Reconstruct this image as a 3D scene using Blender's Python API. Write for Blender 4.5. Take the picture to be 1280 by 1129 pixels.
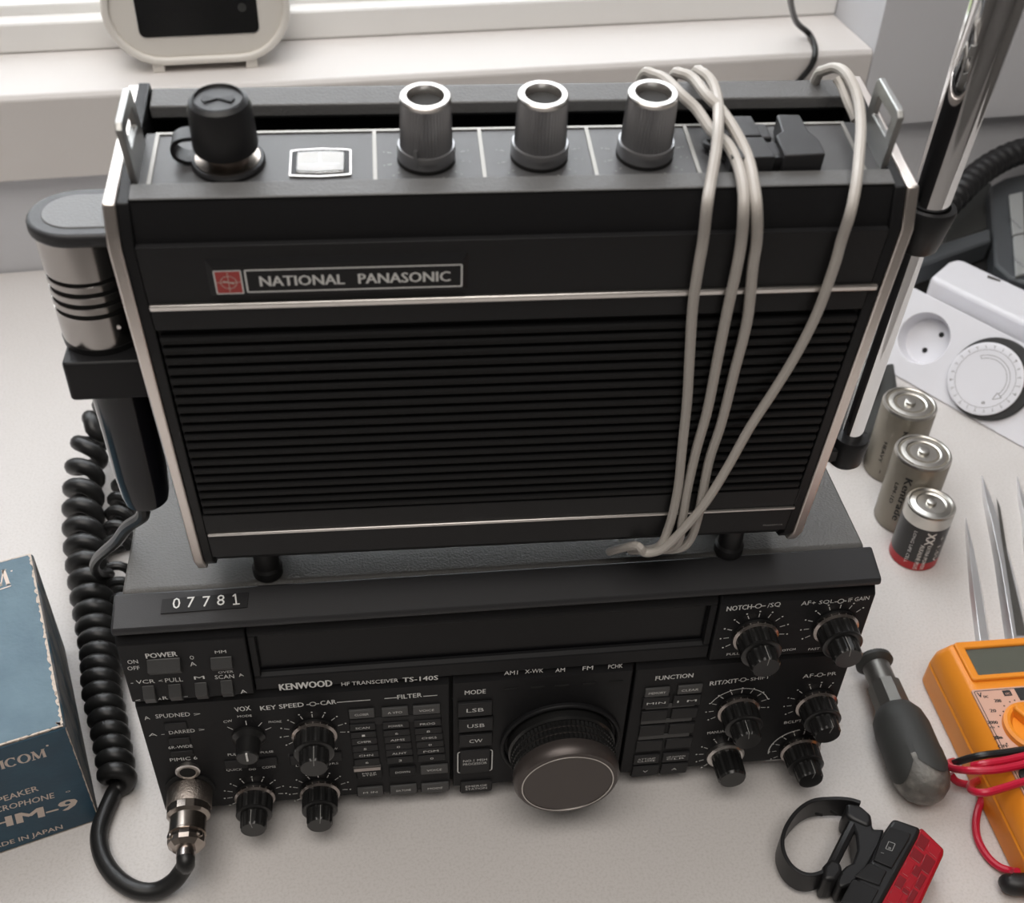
import bpy, bmesh, math, random
from mathutils import Vector, Matrix
random.seed(7)
S = .001                      # everything below is written in millimetres
for o in list(bpy.data.objects): bpy.data.objects.remove(o)
SC = bpy.context.scene; COL = SC.collection
V = Vector
# ---------------------------------------------------------------- camera
FPX = 1455.3; CPOS = V((94.52, -269.41, 426.75))
CR = Matrix.Rotation(-.1163, 3, 'Z') @ Matrix.Rotation(-.0316, 3, 'Y') @ Matrix.Rotation(.8586, 3, 'X')
cd = bpy.data.cameras.new('camera'); cam = bpy.data.objects.new('camera', cd); COL.objects.link(cam)
cam.matrix_world = Matrix.Translation(CPOS * S) @ CR.to_4x4()
cd.sensor_fit = 'HORIZONTAL'; cd.sensor_width = 36; cd.lens = FPX / 1280 * 36; cd.clip_start = .01; cd.clip_end = 50
cd.dof.use_dof = True; cd.dof.focus_distance = .425; cd.dof.aperture_fstop = 20
SC.camera = cam
# ---------------------------------------------------------------- world, lights, exposure
w = bpy.data.worlds.new('world'); SC.world = w; w.use_nodes = True
bg = w.node_tree.nodes['Background']; bg.inputs[0].default_value = (.93, .97, 1, 1); bg.inputs[1].default_value = 2.2
def area(name, loc, target, sx, sy, power, col):
    l = bpy.data.lights.new(name, 'AREA'); l.shape = 'RECTANGLE'; l.size = sx * S; l.size_y = sy * S; l.energy = power; l.color = col
    o = bpy.data.objects.new(name, l); COL.objects.link(o); o.location = V(loc) * S
    o.rotation_euler = (V(target) - V(loc)).to_track_quat('-Z', 'Y').to_euler(); o['kind'] = 'helper'; return o
area('window_daylight', (20, 640, 780), (60, 0, 60), 1050, 1000, 11.5, (.93, .96, 1))
area('overhead_fill', (-100, -500, 1700), (0, -350, 0), 1500, 1200, 25, (1, .94, .88))  # unseen fill from above, added to brighten the front of the desk
SC.view_settings.view_transform = 'Standard'; SC.view_settings.look = 'None'; SC.view_settings.gamma = 1
SC.view_settings.exposure = -.06
try: SC.view_settings.use_curve_mapping = False
except Exception: pass
# ---------------------------------------------------------------- geometry of the view: a pixel's ray met with a real plane
def ray(u, v): return CR @ V(((u - 640) / FPX, -(v - 564.5) / FPX, -1))
def PL(u, v, p, n):
    d = ray(u, v); p = V(p); n = V(n); return CPOS + d * ((p - CPOS).dot(n) / d.dot(n))
def AX(u, v, axis, val):
    n = V((0, 0, 0)); n[axis] = 1; return PL(u, v, n * val, n)
# ---------------------------------------------------------------- materials
def mat(name, col, rough=.5, metal=0, bump=None, spec=.5, coat=0, var=None, trans=0, alpha=None):
    m = bpy.data.materials.new(name); m.use_nodes = True; nt = m.node_tree; b = nt.nodes['Principled BSDF']
    b.inputs['Base Color'].default_value = (*col, 1); b.inputs['Roughness'].default_value = rough; b.inputs['Metallic'].default_value = metal
    b.inputs['Specular IOR Level'].default_value = spec; b.inputs['Coat Weight'].default_value = coat; b.inputs['Transmission Weight'].default_value = trans
    tc = nt.nodes.new('ShaderNodeTexCoord')
    def noise(scale, det=3):
        n = nt.nodes.new('ShaderNodeTexNoise'); n.inputs['Scale'].default_value = scale; n.inputs['Detail'].default_value = det
        nt.links.new(tc.outputs['Object'], n.inputs['Vector']); return n
    if var:   # (scale, second colour, low, high)
        n = noise(var[0], 4); r = nt.nodes.new('ShaderNodeValToRGB'); r.color_ramp.elements[0].position = var[2]; r.color_ramp.elements[1].position = var[3]
        r.color_ramp.elements[0].color = (*col, 1); r.color_ramp.elements[1].color = (*var[1], 1)
        nt.links.new(n.outputs['Fac'], r.inputs['Fac']); nt.links.new(r.outputs['Color'], b.inputs['Base Color'])
    if bump:  # (scale, strength)
        n = noise(bump[0], 2); bp = nt.nodes.new('ShaderNodeBump'); bp.inputs['Strength'].default_value = bump[1]; bp.inputs['Distance'].default_value = .0003
        nt.links.new(n.outputs['Fac'], bp.inputs['Height']); nt.links.new(bp.outputs['Normal'], b.inputs['Normal'])
    return m
M = {}
M['desk'] = mat('desk_laminate', (.60, .575, .56), .5, bump=(700, .12), var=(900, (.52, .495, .475), .45, .75))
M['plaster'] = mat('plaster', (.60, .605, .63), .9, bump=(350, .25))
M['sill'] = mat('sill_stone', (.66, .63, .61), .5, bump=(500, .12))
M['winwhite'] = mat('window_paint', (.82, .81, .79), .4)
M['glass'] = mat('window_glass', (1, 1, 1), .02, trans=1)
M['black'] = mat('black_plastic', (.013, .013, .014), .42, bump=(2200, .12), spec=.2)
M['black2'] = mat('black_matte', (.012, .012, .013), .6)
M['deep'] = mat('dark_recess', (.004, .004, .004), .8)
M['panel'] = mat('panel_black', (.011, .011, .012), .48, bump=(2600, .1), spec=.18)
M['cover'] = mat('wrinkle_grey', (.105, .102, .097), .5, bump=(1100, .8))
M['hood'] = mat('hood_black', (.026, .026, .028), .46, bump=(2400, .15), spec=.4)
M['grain'] = mat('grained_charcoal', (.11, .11, .11), .45, bump=(1300, .5))
M['topplate'] = mat('top_plate_grey', (.062, .062, .064), .4, bump=(2500, .1))
M['slat'] = mat('slat_black', (.008, .008, .0085), .5, bump=(2500, .15), spec=.2)
M['button'] = mat('button_black', (.015, .015, .016), .45, spec=.25)
M['buttong'] = mat('button_grey', (.05, .05, .05), .45)
M['screen'] = mat('display_glass', (.004, .004, .005), .25, spec=.2)
M['print'] = mat('white_print', (.74, .74, .72), .6)
M['printdim'] = mat('dim_print', (.32, .32, .31), .6)
M['alu'] = mat('brushed_aluminium', (.68, .65, .62), .3, 1)
M['frame'] = mat('satin_side_frame', (.74, .68, .64), .34, 1)
M['chrome'] = mat('chrome', (.85, .85, .86), .06, 1)
M['knobmetal'] = mat('anodised_grey', (.36, .36, .37), .36, .9)
M['ring'] = mat('dark_steel_ring', (.42, .38, .36), .25, 1)
M['knob'] = mat('knob_black', (.012, .012, .012), .3)
M['dialbrown'] = mat('dial_brown', (.085, .072, .068), .38, .5)
M['rubber'] = mat('black_rubber', (.013, .013, .014), .42, spec=.4)
M['cordblack'] = mat('cord_black', (.013, .013, .013), .38, spec=.4)
M['brushedtube'] = mat('brushed_tube', (.36, .34, .325), .2, 1)
M['gloss'] = mat('gloss_black', (.006, .006, .009), .12, spec=.35)
M['cord'] = mat('beige_cord', (.47, .44, .405), .42)
M['nickel'] = mat('nickel', (.42, .37, .33), .27, 1)
M['knurl'] = mat('knurled_nickel', (.36, .32, .29), .38, 1, bump=(1800, 1))
M['red'] = mat('badge_red', (.42, .035, .03), .4)
M['meter'] = mat('meter_face', (.36, .335, .29), .5)
M['clear'] = mat('clear_plastic', (.95, .95, .95), .05, trans=1, spec=.15)
M['boxtop'] = mat('box_card', (.07, .125, .165), .5, bump=(420, .6), var=(60, (.095, .16, .20), .35, .7))
M['boxfront'] = mat('box_card_front', (.012, .05, .085), .5, bump=(500, .3), var=(80, (.016, .065, .105), .4, .7))
M['boxside'] = mat('box_card_side', (.14, .13, .125), .6, var=(90, (.02, .05, .07), .45, .62))
M['worn'] = mat('worn_card', (.55, .47, .40), .8, var=(700, (.26, .2, .16), .55, .7))
M['boxprint'] = mat('box_print', (.62, .52, .45), .6)
M['orange'] = mat('orange_plastic', (.80, .27, .02), .4)
M['pink'] = mat('label_pink', (.62, .37, .28), .5)
M['lcd'] = mat('lcd_grey', (.10, .105, .085), .25)
M['ink'] = mat('black_ink', (.02, .02, .02), .6)
M['lead'] = mat('red_lead', (.50, .012, .04), .3)
M['redlens'] = mat('red_lens', (.36, .004, .014), .15, coat=.4)
M['redlens2'] = mat('red_lens_facet', (.2, .004, .01), .15, coat=.4)
M['white'] = mat('white_plastic', (.72, .72, .76), .38)
M['clock'] = mat('cream_plastic', (.78, .75, .70), .42)
M['clockdark'] = mat('clock_display', (.008, .008, .008), .2)
M['cell'] = mat('cell_jacket', (.26, .235, .195), .38, .55)
M['celltop'] = mat('cell_top', (.62, .60, .56), .3, 1)
M['cellblack'] = mat('cell_black', (.02, .02, .02), .3)
M['cellred'] = mat('cell_red', (.42, .01, .015), .35)
M['steel'] = mat('tool_steel', (.75, .75, .76), .28, .85)
M['toolgrey'] = mat('tool_grey', (.15, .145, .135), .42, .8)
M['tooldark'] = mat('tool_rubber', (.035, .036, .034), .6)
M['toolworn'] = mat('tool_worn', (.13, .125, .115), .5, .2, bump=(500, .8), var=(160, (.28, .265, .24), .45, .75))
M['device'] = mat('device_slate', (.06, .066, .072), .5)
M['keygrey'] = mat('key_grey', (.30, .31, .31), .5)
M['walldim'] = mat('grey_wall_paint', (.2, .19, .18), .9)
M['lug'] = mat('satin_lug', (.36, .36, .35), .42, .9)
M['divider'] = mat('satin_divider', (.33, .32, .30), .5, .6)
M['insert'] = mat('knob_insert', (.05, .05, .05), .7, spec=.2)
M['grass'] = mat('lawn_green', (.20, .26, .10), .9, var=(3, (.3, .33, .16), .4, .6))
# ---------------------------------------------------------------- builders
class B:
    """collects shapes (mm, in the given frame) and links them as ONE mesh"""
    def __init__(s): s.v = []; s.f = []
    def add(s, vs, fs):
        n = len(s.v); s.v += [V(p) for p in vs]; s.f += [tuple(i + n for i in f) for f in fs]; return s
    def box(s, x0, x1, y0, y1, z0, z1):
        return s.add([(x, y, z) for z in (z0, z1) for y in (y0, y1) for x in (x0, x1)],
                     [(0, 2, 3, 1), (4, 5, 7, 6), (0, 1, 5, 4), (2, 6, 7, 3), (0, 4, 6, 2), (1, 3, 7, 5)])
    def prism(s, poly, a, b, axis=0):
        """poly in the other two coordinates, extruded along axis from a to b"""
        n = len(poly); vs = []
        for t in (a, b):
            for p, q in poly: vs.append((t, p, q) if axis == 0 else (p, t, q) if axis == 1 else (p, q, t))
        return s.add(vs, [tuple(range(n))[::-1], tuple(range(n, 2 * n))] + [(i, (i + 1) % n, n + (i + 1) % n, n + i) for i in range(n)])
    def ring(s, outer, inner, a, b, axis=2):
        """a plate with a hole: two outlines of the same count"""
        n = len(outer); vs = []
        for t in (a, b):
            for poly in (outer, inner):
                for p, q in poly: vs.append((t, p, q) if axis == 0 else (p, t, q) if axis == 1 else (p, q, t))
        f = []
        for i in range(n):
            j = (i + 1) % n
            f += [(i, j, n + j, n + i), (2 * n + i, 3 * n + i, 3 * n + j, 2 * n + j), (i, 2 * n + i, 2 * n + j, j), (n + i, n + j, 3 * n + j, 3 * n + i)]
        return s.add(vs, f)
    def lathe(s, prof, o=(0, 0, 0), ax=(0, 0, 1), seg=40, flute=None, caps=True):
        """prof: (radius, height) list along ax; flute = (count, depth, i0, i1)"""
        ax = V(ax).normalized(); u = ax.orthogonal().normalized(); w_ = ax.cross(u); o = V(o); vs = []; fs = []
        for k, (r, h) in enumerate(prof):
            for i in range(seg):
                a = 2 * math.pi * i / seg; rr = r
                if flute and flute[2] <= k <= flute[3]: rr = r - flute[1] * (.5 - .5 * math.cos(a * flute[0]))
                vs.append(o + ax * h + (u * math.cos(a) + w_ * math.sin(a)) * rr)
        for k in range(len(prof) - 1):
            for i in range(seg):
                j = (i + 1) % seg; fs.append((k * seg + i, k * seg + j, (k + 1) * seg + j, (k + 1) * seg + i))
        if caps: fs.append(tuple(range(seg))[::-1]); fs.append(tuple(range((len(prof) - 1) * seg, len(prof) * seg)))
        return s.add(vs, fs)
    def tube(s, path, r, seg=10, closed=False):
        path = [V(p) for p in path]; n = len(path); vs = []; fs = []
        rr = r if callable(r) else (lambda t: r)
        t0 = (path[1] - path[0]).normalized(); u = t0.orthogonal().normalized()
        for i, p in enumerate(path):
            if closed: t = (path[(i + 1) % n] - path[i - 1]).normalized()
            else: t = (path[min(i + 1, n - 1)] - path[max(i - 1, 0)]).normalized()
            u = (u - t * u.dot(t)).normalized(); w_ = t.cross(u)
            for k in range(seg):
                a = 2 * math.pi * k / seg; vs.append(p + (u * math.cos(a) + w_ * math.sin(a)) * rr(i / (n - 1)))
        for i in range(n if closed else n - 1):
            for k in range(seg):
                a, b = i * seg, ((i + 1) % n) * seg; l = (k + 1) % seg; fs.append((a + k, a + l, b + l, b + k))
        if not closed: fs.append(tuple(range(seg))[::-1]); fs.append(tuple(range((n - 1) * seg, n * seg)))
        return s.add(vs, fs)
    def strip(s, path, wdt, th, up=(0, 0, 1)):
        """flat band of width wdt (along up) and thickness th following a path"""
        path = [V(p) for p in path]; vs = []; fs = []; n = len(path); up = V(up).normalized()
        for i, p in enumerate(path):
            t = (path[min(i + 1, n - 1)] - path[max(i - 1, 0)]).normalized(); sd = t.cross(up).normalized(); uu = sd.cross(t).normalized()
            for a, b in ((-1, -1), (1, -1), (1, 1), (-1, 1)): vs.append(p + uu * a * wdt / 2 + sd * b * th / 2)
        for i in range(n - 1):
            for k in range(4):
                l = (k + 1) % 4; fs.append((4 * i + k, 4 * i + l, 4 * i + 4 + l, 4 * i + 4 + k))
        fs += [(3, 2, 1, 0), tuple(range(4 * n - 4, 4 * n))]
        return s.add(vs, fs)
    def xf(s, m):
        s.v = [m @ p for p in s.v]; return s
    def build(s, name, m, parent=None, bevel=0, seg=2, smooth=32):
        me = bpy.data.meshes.new(name); me.from_pydata([tuple(p * S) for p in s.v], [], s.f)
        bm = bmesh.new(); bm.from_mesh(me); bmesh.ops.recalc_face_normals(bm, faces=bm.faces[:]); bm.to_mesh(me); bm.free()
        for mm in (m if isinstance(m, (list, tuple)) else [m]): me.materials.append(M[mm])
        if smooth:
            me.polygons.foreach_set('use_smooth', [True] * len(me.polygons)); me.set_sharp_from_angle(angle=math.radians(smooth))
        o = bpy.data.objects.new(name, me); COL.objects.link(o)
        if parent: o.parent = parent
        if bevel:
            b = o.modifiers.new('bevel', 'BEVEL'); b.width = bevel * S; b.segments = seg; b.limit_method = 'ANGLE'; b.angle_limit = math.radians(38)
        return o
def tag(o, label, cat, group=None):
    o['label'] = label; o['category'] = cat
    if group: o['group'] = group
    return o
def empty(name, label, cat, mw=None, group=None):
    o = bpy.data.objects.new(name, None); COL.objects.link(o); o.empty_display_size = .01
    if mw is not None: o.matrix_world = Matrix.Translation(V(mw.translation) * S) @ mw.to_3x3().to_4x4()
    return tag(o, label, cat, group)
def struct(o): o['kind'] = 'structure'; return o
def fr(o, ex, ey, ez):
    m = Matrix((V(ex), V(ey), V(ez))).transposed().to_4x4(); m.translation = V(o); return m
def rrect(x0, x1, y0, y1, r, n=5):
    pts = []
    for cx, cy, a0 in ((x1 - r, y1 - r, 0), (x0 + r, y1 - r, 90), (x0 + r, y0 + r, 180), (x1 - r, y0 + r, 270)):
        for i in range(n + 1):
            a = math.radians(a0 + 90 * i / n); pts.append((cx + r * math.cos(a), cy + r * math.sin(a)))
    return pts
def cr(pts, n=8, closed=False):
    """Catmull-Rom through the points"""
    P_ = [V(p) for p in pts]; out = []; N = len(P_)
    for i in range(N if closed else N - 1):
        g = (lambda k: P_[k % N]) if closed else (lambda k: P_[max(0, min(N - 1, k))])
        a, b, c, d = g(i - 1), g(i), g(i + 1), g(i + 2)
        for k in range(n):
            t = k / n; out.append(.5 * ((2 * b) + (c - a) * t + (2 * a - 5 * b + 4 * c - d) * t * t + (3 * b - a - 3 * c + d) * t ** 3))
    if not closed: out.append(P_[-1])
    return out
def coil(pts, R, pitch, spt=16, hand=1):
    """helix of radius R wound round a path; pitch may be a function of the position 0..1"""
    base = cr(pts, 24); L = [0]
    for a, b in zip(base, base[1:]): L.append(L[-1] + (b - a).length)
    tot = L[-1]; out = []; t0 = (base[1] - base[0]).normalized(); u = t0.cross(V((0, 0, 1))).normalized(); ang = 0; s_ = 0; i = 0
    while s_ < tot:
        while i < len(L) - 2 and L[i + 1] < s_: i += 1
        f = (s_ - L[i]) / max(1e-6, L[i + 1] - L[i]); p = base[i].lerp(base[i + 1], f); t = (base[i + 1] - base[i]).normalized()
        u = (u - t * u.dot(t)).normalized(); w_ = t.cross(u); rr = R(s_ / tot) if callable(R) else R; out.append(p + (u * math.cos(ang) + w_ * math.sin(ang) * hand) * rr)
        pp = pitch(s_ / tot) if callable(pitch) else pitch; s_ += pp / spt; ang += 2 * math.pi / spt
    return out
_tc = {}
def glyphs(t):
    if t not in _tc:
        c = bpy.data.curves.new('t', 'FONT'); c.body = t; c.size = 1; c.resolution_u = 2; ob = bpy.data.objects.new('t', c); COL.objects.link(ob)
        bpy.context.view_layer.update(); me = ob.evaluated_get(bpy.context.evaluated_depsgraph_get()).to_mesh()
        vs = [(p.co.x, p.co.y) for p in me.vertices]; fs = [tuple(p.vertices) for p in me.polygons]
        bpy.data.objects.remove(ob); bpy.data.curves.remove(c)
        x0 = min(p[0] for p in vs); x1 = max(p[0] for p in vs); _tc[t] = ([(a - x0, b) for a, b in vs], fs, x1 - x0)
    return _tc[t]
CAP = max(p[1] for p in glyphs('H')[0])
class Print:
    """flat lettering and lines gathered on a plane: right, up, normal in the frame of the part"""
    def __init__(s, right, up, off=.06):
        s.r = V(right).normalized(); s.u = V(up).normalized(); s.n = s.r.cross(s.u); s.off = off; s.b = B()
    def text(s, t, p0, p1, h, up=None, shear=0, bold=0):
        p0 = V(p0); p1 = V(p1); vs, fs, w_ = glyphs(t); d = p1 - p0; L = d.length; d.normalize(); u = up or s.n.cross(d)
        for k_, dx in enumerate((0,) if not bold else (0, -bold, bold)):
            s.b.add([p0 + d * (a / w_ * L + b / CAP * h * shear + dx) + u * (b / CAP * h) + s.n * (s.off + k_ * .025) for a, b in vs], fs)
    def line(s, p0, p1, w_):
        p0 = V(p0); p1 = V(p1); d = (p1 - p0).normalized(); q = s.n.cross(d) * (w_ / 2); o = s.n * s.off
        s.b.add([p0 - q + o, p1 - q + o, p1 + q + o, p0 + q + o], [(0, 1, 2, 3)])
    def poly(s, pts, w_, closed=True):
        for i in range(len(pts) - (0 if closed else 1)): s.line(pts[i], pts[(i + 1) % len(pts)], w_)
    def disc(s, c, r, n=12):
        s.b.add([V(c) + s.n * s.off + (s.r * math.cos(2 * math.pi * i / n) + s.u * math.sin(2 * math.pi * i / n)) * r for i in range(n)], [tuple(range(n))])
    def circle(s, c, r, w_, a0=0, a1=360, n=24):
        pts = [V(c) + (s.r * math.cos(math.radians(a0 + (a1 - a0) * i / n)) + s.u * math.sin(math.radians(a0 + (a1 - a0) * i / n))) * r for i in range(n + 1)]
        s.poly(pts, w_, False)
    def build(s, name, m, parent): return s.b.build(name, m, parent, smooth=0)
# ================================================================ THE SETTING
WY = .08885; WF = fr((-152.7, 424.2, 0), (math.cos(WY), math.sin(WY), 0), (-math.sin(WY), math.cos(WY), 0), (0, 0, 1))
def wf(u, v, b):   # pixel on the plane parallel to the window wall, b mm behind its face
    n = WF.col[1].xyz; return WF.inverted() @ PL(u, v, WF @ V((0, b, 0)), n)
RX = 594; OL = -560; SZ = 124
b = B(); b.box(-1700, 1900, 5, 120, -720, 69)                     # below the sill, set a little back
b.box(-1700, OL, -4, 120, 69, 1900).box(RX, 1900, -4, 120, 69, 1900).box(OL, RX, 20, 120, 1250, 1900).box(-1700, OL, 62, 120, 69, 124)
struct(b.xf(WF).build('wall_back', 'plaster', smooth=0))
struct(B().prism([(-4, 69), (-4, 121), (-1.5, 124), (64, 124), (64, 69)], OL, RX - .3, 0).xf(WF).build('trim_1', 'sill', bevel=1))
win = bpy.data.objects.new('window_1', None); COL.objects.link(win); struct(win)
fr_ = B().box(OL, RX, 61, 100, 124, 143.6).box(OL, RX, 61, 100, 1210, 1250).box(RX - 26, RX, 61, 100, 143, 1210).box(OL, OL + 26, 61, 100, 143, 1210).xf(WF).build('window_frame', 'winwhite', win, bevel=2)
B().ring([(OL + 26, 143), (RX - 26, 143), (RX - 26, 1210), (OL + 26, 1210)], [(OL + 34, 150), (RX - 34, 150), (RX - 34, 1200), (OL + 34, 1200)], 74, 94, 1).xf(WF).build('sash', 'winwhite', win, bevel=1.5)
B().box(OL + 33, RX - 33, 83, 86, 149, 1201).xf(WF).build('pane', 'glass', win)
B().box(OL + 30, RX - 30, 75, 77, 144.2, 145).xf(WF).build('gasket', 'ink', win)
# lawn outside
struct(B().box(-6000, 6000, 400, 9000, -760, -720).xf(WF).build('ground', 'grass'))
# rest of the room
struct(B().box(-1700, 1900, -2600, 120, -740, -720).xf(WF).build('floor', 'sill'))
struct(B().box(-1700, 1900, -2600, 120, 1900, 1930).xf(WF).build('ceiling', 'plaster'))
struct(B().box(-1730, -1700, -2600, 120, -740, 1930).xf(WF).build('wall_left', 'walldim'))
struct(B().box(1900, 1930, -2600, 120, -740, 1930).xf(WF).build('wall_right', 'walldim'))
struct(B().box(-1730, 1930, -2630, -2600, -740, 1930).xf(WF).build('wall_front', 'walldim'))
# desk
desk = empty('desk', 'off-white laminate desk top pushed against the window wall', 'desk')
B().box(-600, 1000, -770, 4.2, -28, 0).xf(WF).build('desk_top', 'desk', desk, bevel=1.5)
for x in (-560, 960):
    for y in (-730, -40): B().box(x - 20, x + 20, y - 20, y + 20, -720, -28).xf(WF).build('leg', 'winwhite', desk)

# ================================================================ TRANSCEIVER (front plane y = 0, x 0..270, z up)
tr = empty('transceiver', 'black desktop radio transceiver with big tuning dial underneath the portable radio', 'radio')
FF = lambda u, v, y=0: AX(u, v, 1, y)
Wk = 270
B().prism([(11, 10), (11, 122), (14, 125.6), (206, 125.6), (210, 121), (210, 10)], 2.5, 267.5, 0).build('case', 'cover', tr, bevel=1)
B().prism([(12.6, 126.1), (-.2, 122.6), (-1, 121.6), (-1, 119.4), (3, 119.4), (12.6, 121)], 0, Wk, 0).build('hood', 'hood', tr, bevel=.9)
for x in (18, 252):
    for y in (22, 190): B().lathe([(7, 10), (7, 2), (6, 0)], (x, y, 0)).build('foot', 'rubber', tr)
YL = 1.6  # lower panels sit back
bevp = lambda z1, y: [(y, 10), (y, z1 - 3.5), (y + 2.2, z1), (12, z1), (12, 10)]
lowp = []
for x0, x1 in ((0, 113.9), (115.1, 183.6), (184.7, Wk)):
    lowp.append(B().prism(bevp(81, YL), x0, x1, 0).build('lower_panel', 'panel', tr, bevel=.5))
B().box(.5, Wk - .5, 5, 12, 10.5, 119).build('chassis', 'deep', tr)
mod = lambda x0, x1, n: B().prism([(0, 82.2), (0, 113.6), (3.2, 117.6), (12, 117.6), (12, 82.2)], x0, x1, 0).build(n, 'panel', tr, bevel=.6)
mod(0, 43.2, 'switch_panel'); mod(211.8, Wk, 'control_panel')
bz = B().prism([(1.4, 111.8), (1.4, 113.8), (3.4, 117.4), (12, 117.4), (12, 111.8)], 43.6, 211.4, 0).box(43.6, 46.2, 1.4, 12, 90, 112).box(208.8, 211.4, 1.4, 12, 90, 112)
bz.prism([(1.4, 82.4), (1.4, 89.2), (3, 90.4), (12, 90.4), (12, 82.4)], 43.6, 211.4, 0)
bz.build('display_bezel', 'panel', tr, bevel=.4)
B().box(46.2, 208.8, 4.2, 6, 90.4, 111.8).build('display_window', 'screen', tr)
# number plate on the hood
hn = V((0, -3.5, 12.8)).normalized()
hp = lambda u, v: PL(u, v, (0, 12.6, 126.1), hn)
a, b2, c, d = hp(203, 750), hp(311, 741), hp(309, 760), hp(201, 768)
B().add([p + hn * .05 for p in (a, b2, c, d)] + [p + hn * .5 for p in (a, b2, c, d)], [(3, 2, 1, 0), (4, 5, 6, 7), (0, 1, 5, 4), (1, 2, 6, 5), (2, 3, 7, 6), (3, 0, 4, 7)]).build('number_plate', 'button', tr)
pr = Print((1, 0, 0), (0, 12.8, 3.5), .6)
for ch, u, v in (('0', 216, 762), ('7', 234, 760.5), ('7', 253.5, 759.5), ('8', 271.5, 758)):
    pr.text(ch, hp(u, v), hp(u + (9.5 if ch != '1' else 3.6), v - .8), 3.9)
pr.line(hp(291.5, 756.6), hp(300, 755.9), .45); pr.line(hp(295.8, 756.3), hp(294.2, 743.5), .5); pr.line(hp(294.2, 743.7), hp(291.4, 746.6), .45); pr.build('number_lettering', 'print', tr)
# ---- lettering on the front
PR = Print((1, 0, 0), (0, 0, 1), .08); PU = PR
def TX(t, p0, p1, h, y=0, bold=0): PR.text(t, FF(*p0, y), FF(*p1, y), h, bold=bold)
def LN(p0, p1, w_, y=0): PR.line(FF(*p0, y), FF(*p1, y), w_)
TX('POWER', (183, 823), (222, 820), 2.5, 0, .08); TX('ON', (160, 830), (173, 829), 2); TX('OFF', (160, 838), (175, 837), 2)
TX('MM', (269, 817), (283, 816), 1.5); TX('O', (238, 824.5), (243, 824), 2); TX('A', (238, 833), (246, 832), 2.2)
TX('- VCR', (164, 855.5), (194, 853.5), 2); TX('PULL', (207, 853), (229, 851.5), 2.2); TX('<', (199, 853), (204, 852.5), 1.6)
TX('M', (243, 849.5), (256, 848.5), 1.7); TX('OVER', (273, 842), (292, 840.5), 1.2); TX('SCAN', (269, 849), (293, 847.5), 2.1); TX('A', (299, 846), (305, 845), 1.6)
TX('<', (170, 877), (176, 876.5), 1.3); TX('A', (198, 875), (202, 875), 1.2); TX('R', (204, 874.5), (210, 874), 1.8); TX('-', (229, 872), (235, 871.5), 1.4); TX('A', (301, 867), (309, 866), 2)
TX('KENWOOD', (350, 863), (415.5, 857.5), 3.6, 1.4, .16); TX('HF TRANSCEIVER', (427, 857.5), (498, 852.5), 2.1, 1.4); TX('TS-140S', (503.5, 852.5), (547.5, 849.5), 2.5, 1.4, .08)
for t, u0, v0, u1, v1 in (('AM1', 630, 844, 647, 843), ('X-WK', 656, 842, 679, 840.5), ('AM', 694, 840.5, 706, 839.5), ('FM', 728, 838, 741, 837), ('PCHK', 760, 836, 778, 834.5)): TX(t, (u0, v0), (u1, v1), 2.3, 1.4)
LY = YL
def TL(t, p0, p1, h, bold=0): TX(t, p0, p1, h, LY, bold)
TL('SPUDNED', (195, 898), (238, 895), 2.3); TL('A', (181, 900), (188, 899), 2); TL('>', (243, 895), (251, 894), 1.8)
TL('DARRED', (212, 918), (244, 915), 2); TL('A -', (186, 920.5), (206, 919), 1.7); TL('>', (249, 914), (256, 913.5), 1.6)
TL('6R-WIDE', (211, 936.5), (241, 934), 1.7); TL('PIMIC 6', (213, 952), (247, 949), 2); TL('RESET', (230, 977.5), (243, 976.5), 1.1)
TL('VOX', (294.5, 890), (314, 887.5), 2.7, .06); TL('KEY SPEED', (326, 888), (380, 883), 2.5, .06); TL('CAR', (401, 881.5), (420.5, 879.5), 2.5, .06)
TL('CW', (280, 904), (291, 902), 1.4); TL('MODE', (297, 897), (315, 895.5), 1.2); TL('PHONE', (336, 904), (352, 903), 1.3)
def dot(u, v, r): PR.disc(FF(u, v, LY), r)
LN((383, 880.8), (388, 880.5), .4, LY); LN((394, 880), (399, 879.6), .4, LY); PR.circle(FF(391, 880, LY), 1.1, .35)
LN((421, 878), (463, 874.8), .4, LY); LN((480.5, 873.2), (496, 872), .4, LY); TL('FILTER', (497, 874), (527.5, 871), 2.5, .05); LN((529, 870.4), (546.5, 869), .4, LY)
TL('MODE', (581, 868.5), (607, 866.5), 2.5, .05); TL('FUNCTION', (819, 850.5), (866, 846.5), 2.5, .05)
def kt(name, y=0): pass
TX('NOTCH', (908, 764), (939, 761), 2.5, 0, .05); LN((940, 758.5), (944, 758.2), .4); PR.circle(FF(948, 757.5), 1.1, .35); LN((952, 757.6), (957, 757.2), .4); TX('/SQ', (959, 759.5), (975.5, 757.5), 2.3)
TX('AF', (1001, 757), (1013, 755.8), 2.2); TX('+ SQL', (1014, 756), (1042, 753.5), 1.9); LN((1043, 752.4), (1048, 752), .4); PR.circle(FF(1051, 751.5), 1.1, .35); LN((1054.5, 751.3), (1058, 751), .4); TX('IF GAIN', (1060, 752.5), (1086, 749.5), 2.1)
TL('RIT/XIT', (887, 857), (922, 853), 2.5, .05); LN((923, 850.5), (926, 850.2), .4, LY); PR.circle(FF(929, 849.6, LY), 1.1, .35); LN((933, 849.5), (936, 849.2), .4, LY); TL('SHIFT', (938, 851), (962, 848), 1.9)
TL('AF', (1003, 848), (1016, 846.5), 2.3); LN((1018, 845), (1021, 844.6), .4, LY); PR.circle(FF(1025, 843.5, LY), 1.1, .35); LN((1029, 843.7), (1032, 843.4), .4, LY); TL('PR', (1034, 845), (1045, 843.5), 2.1)
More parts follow.
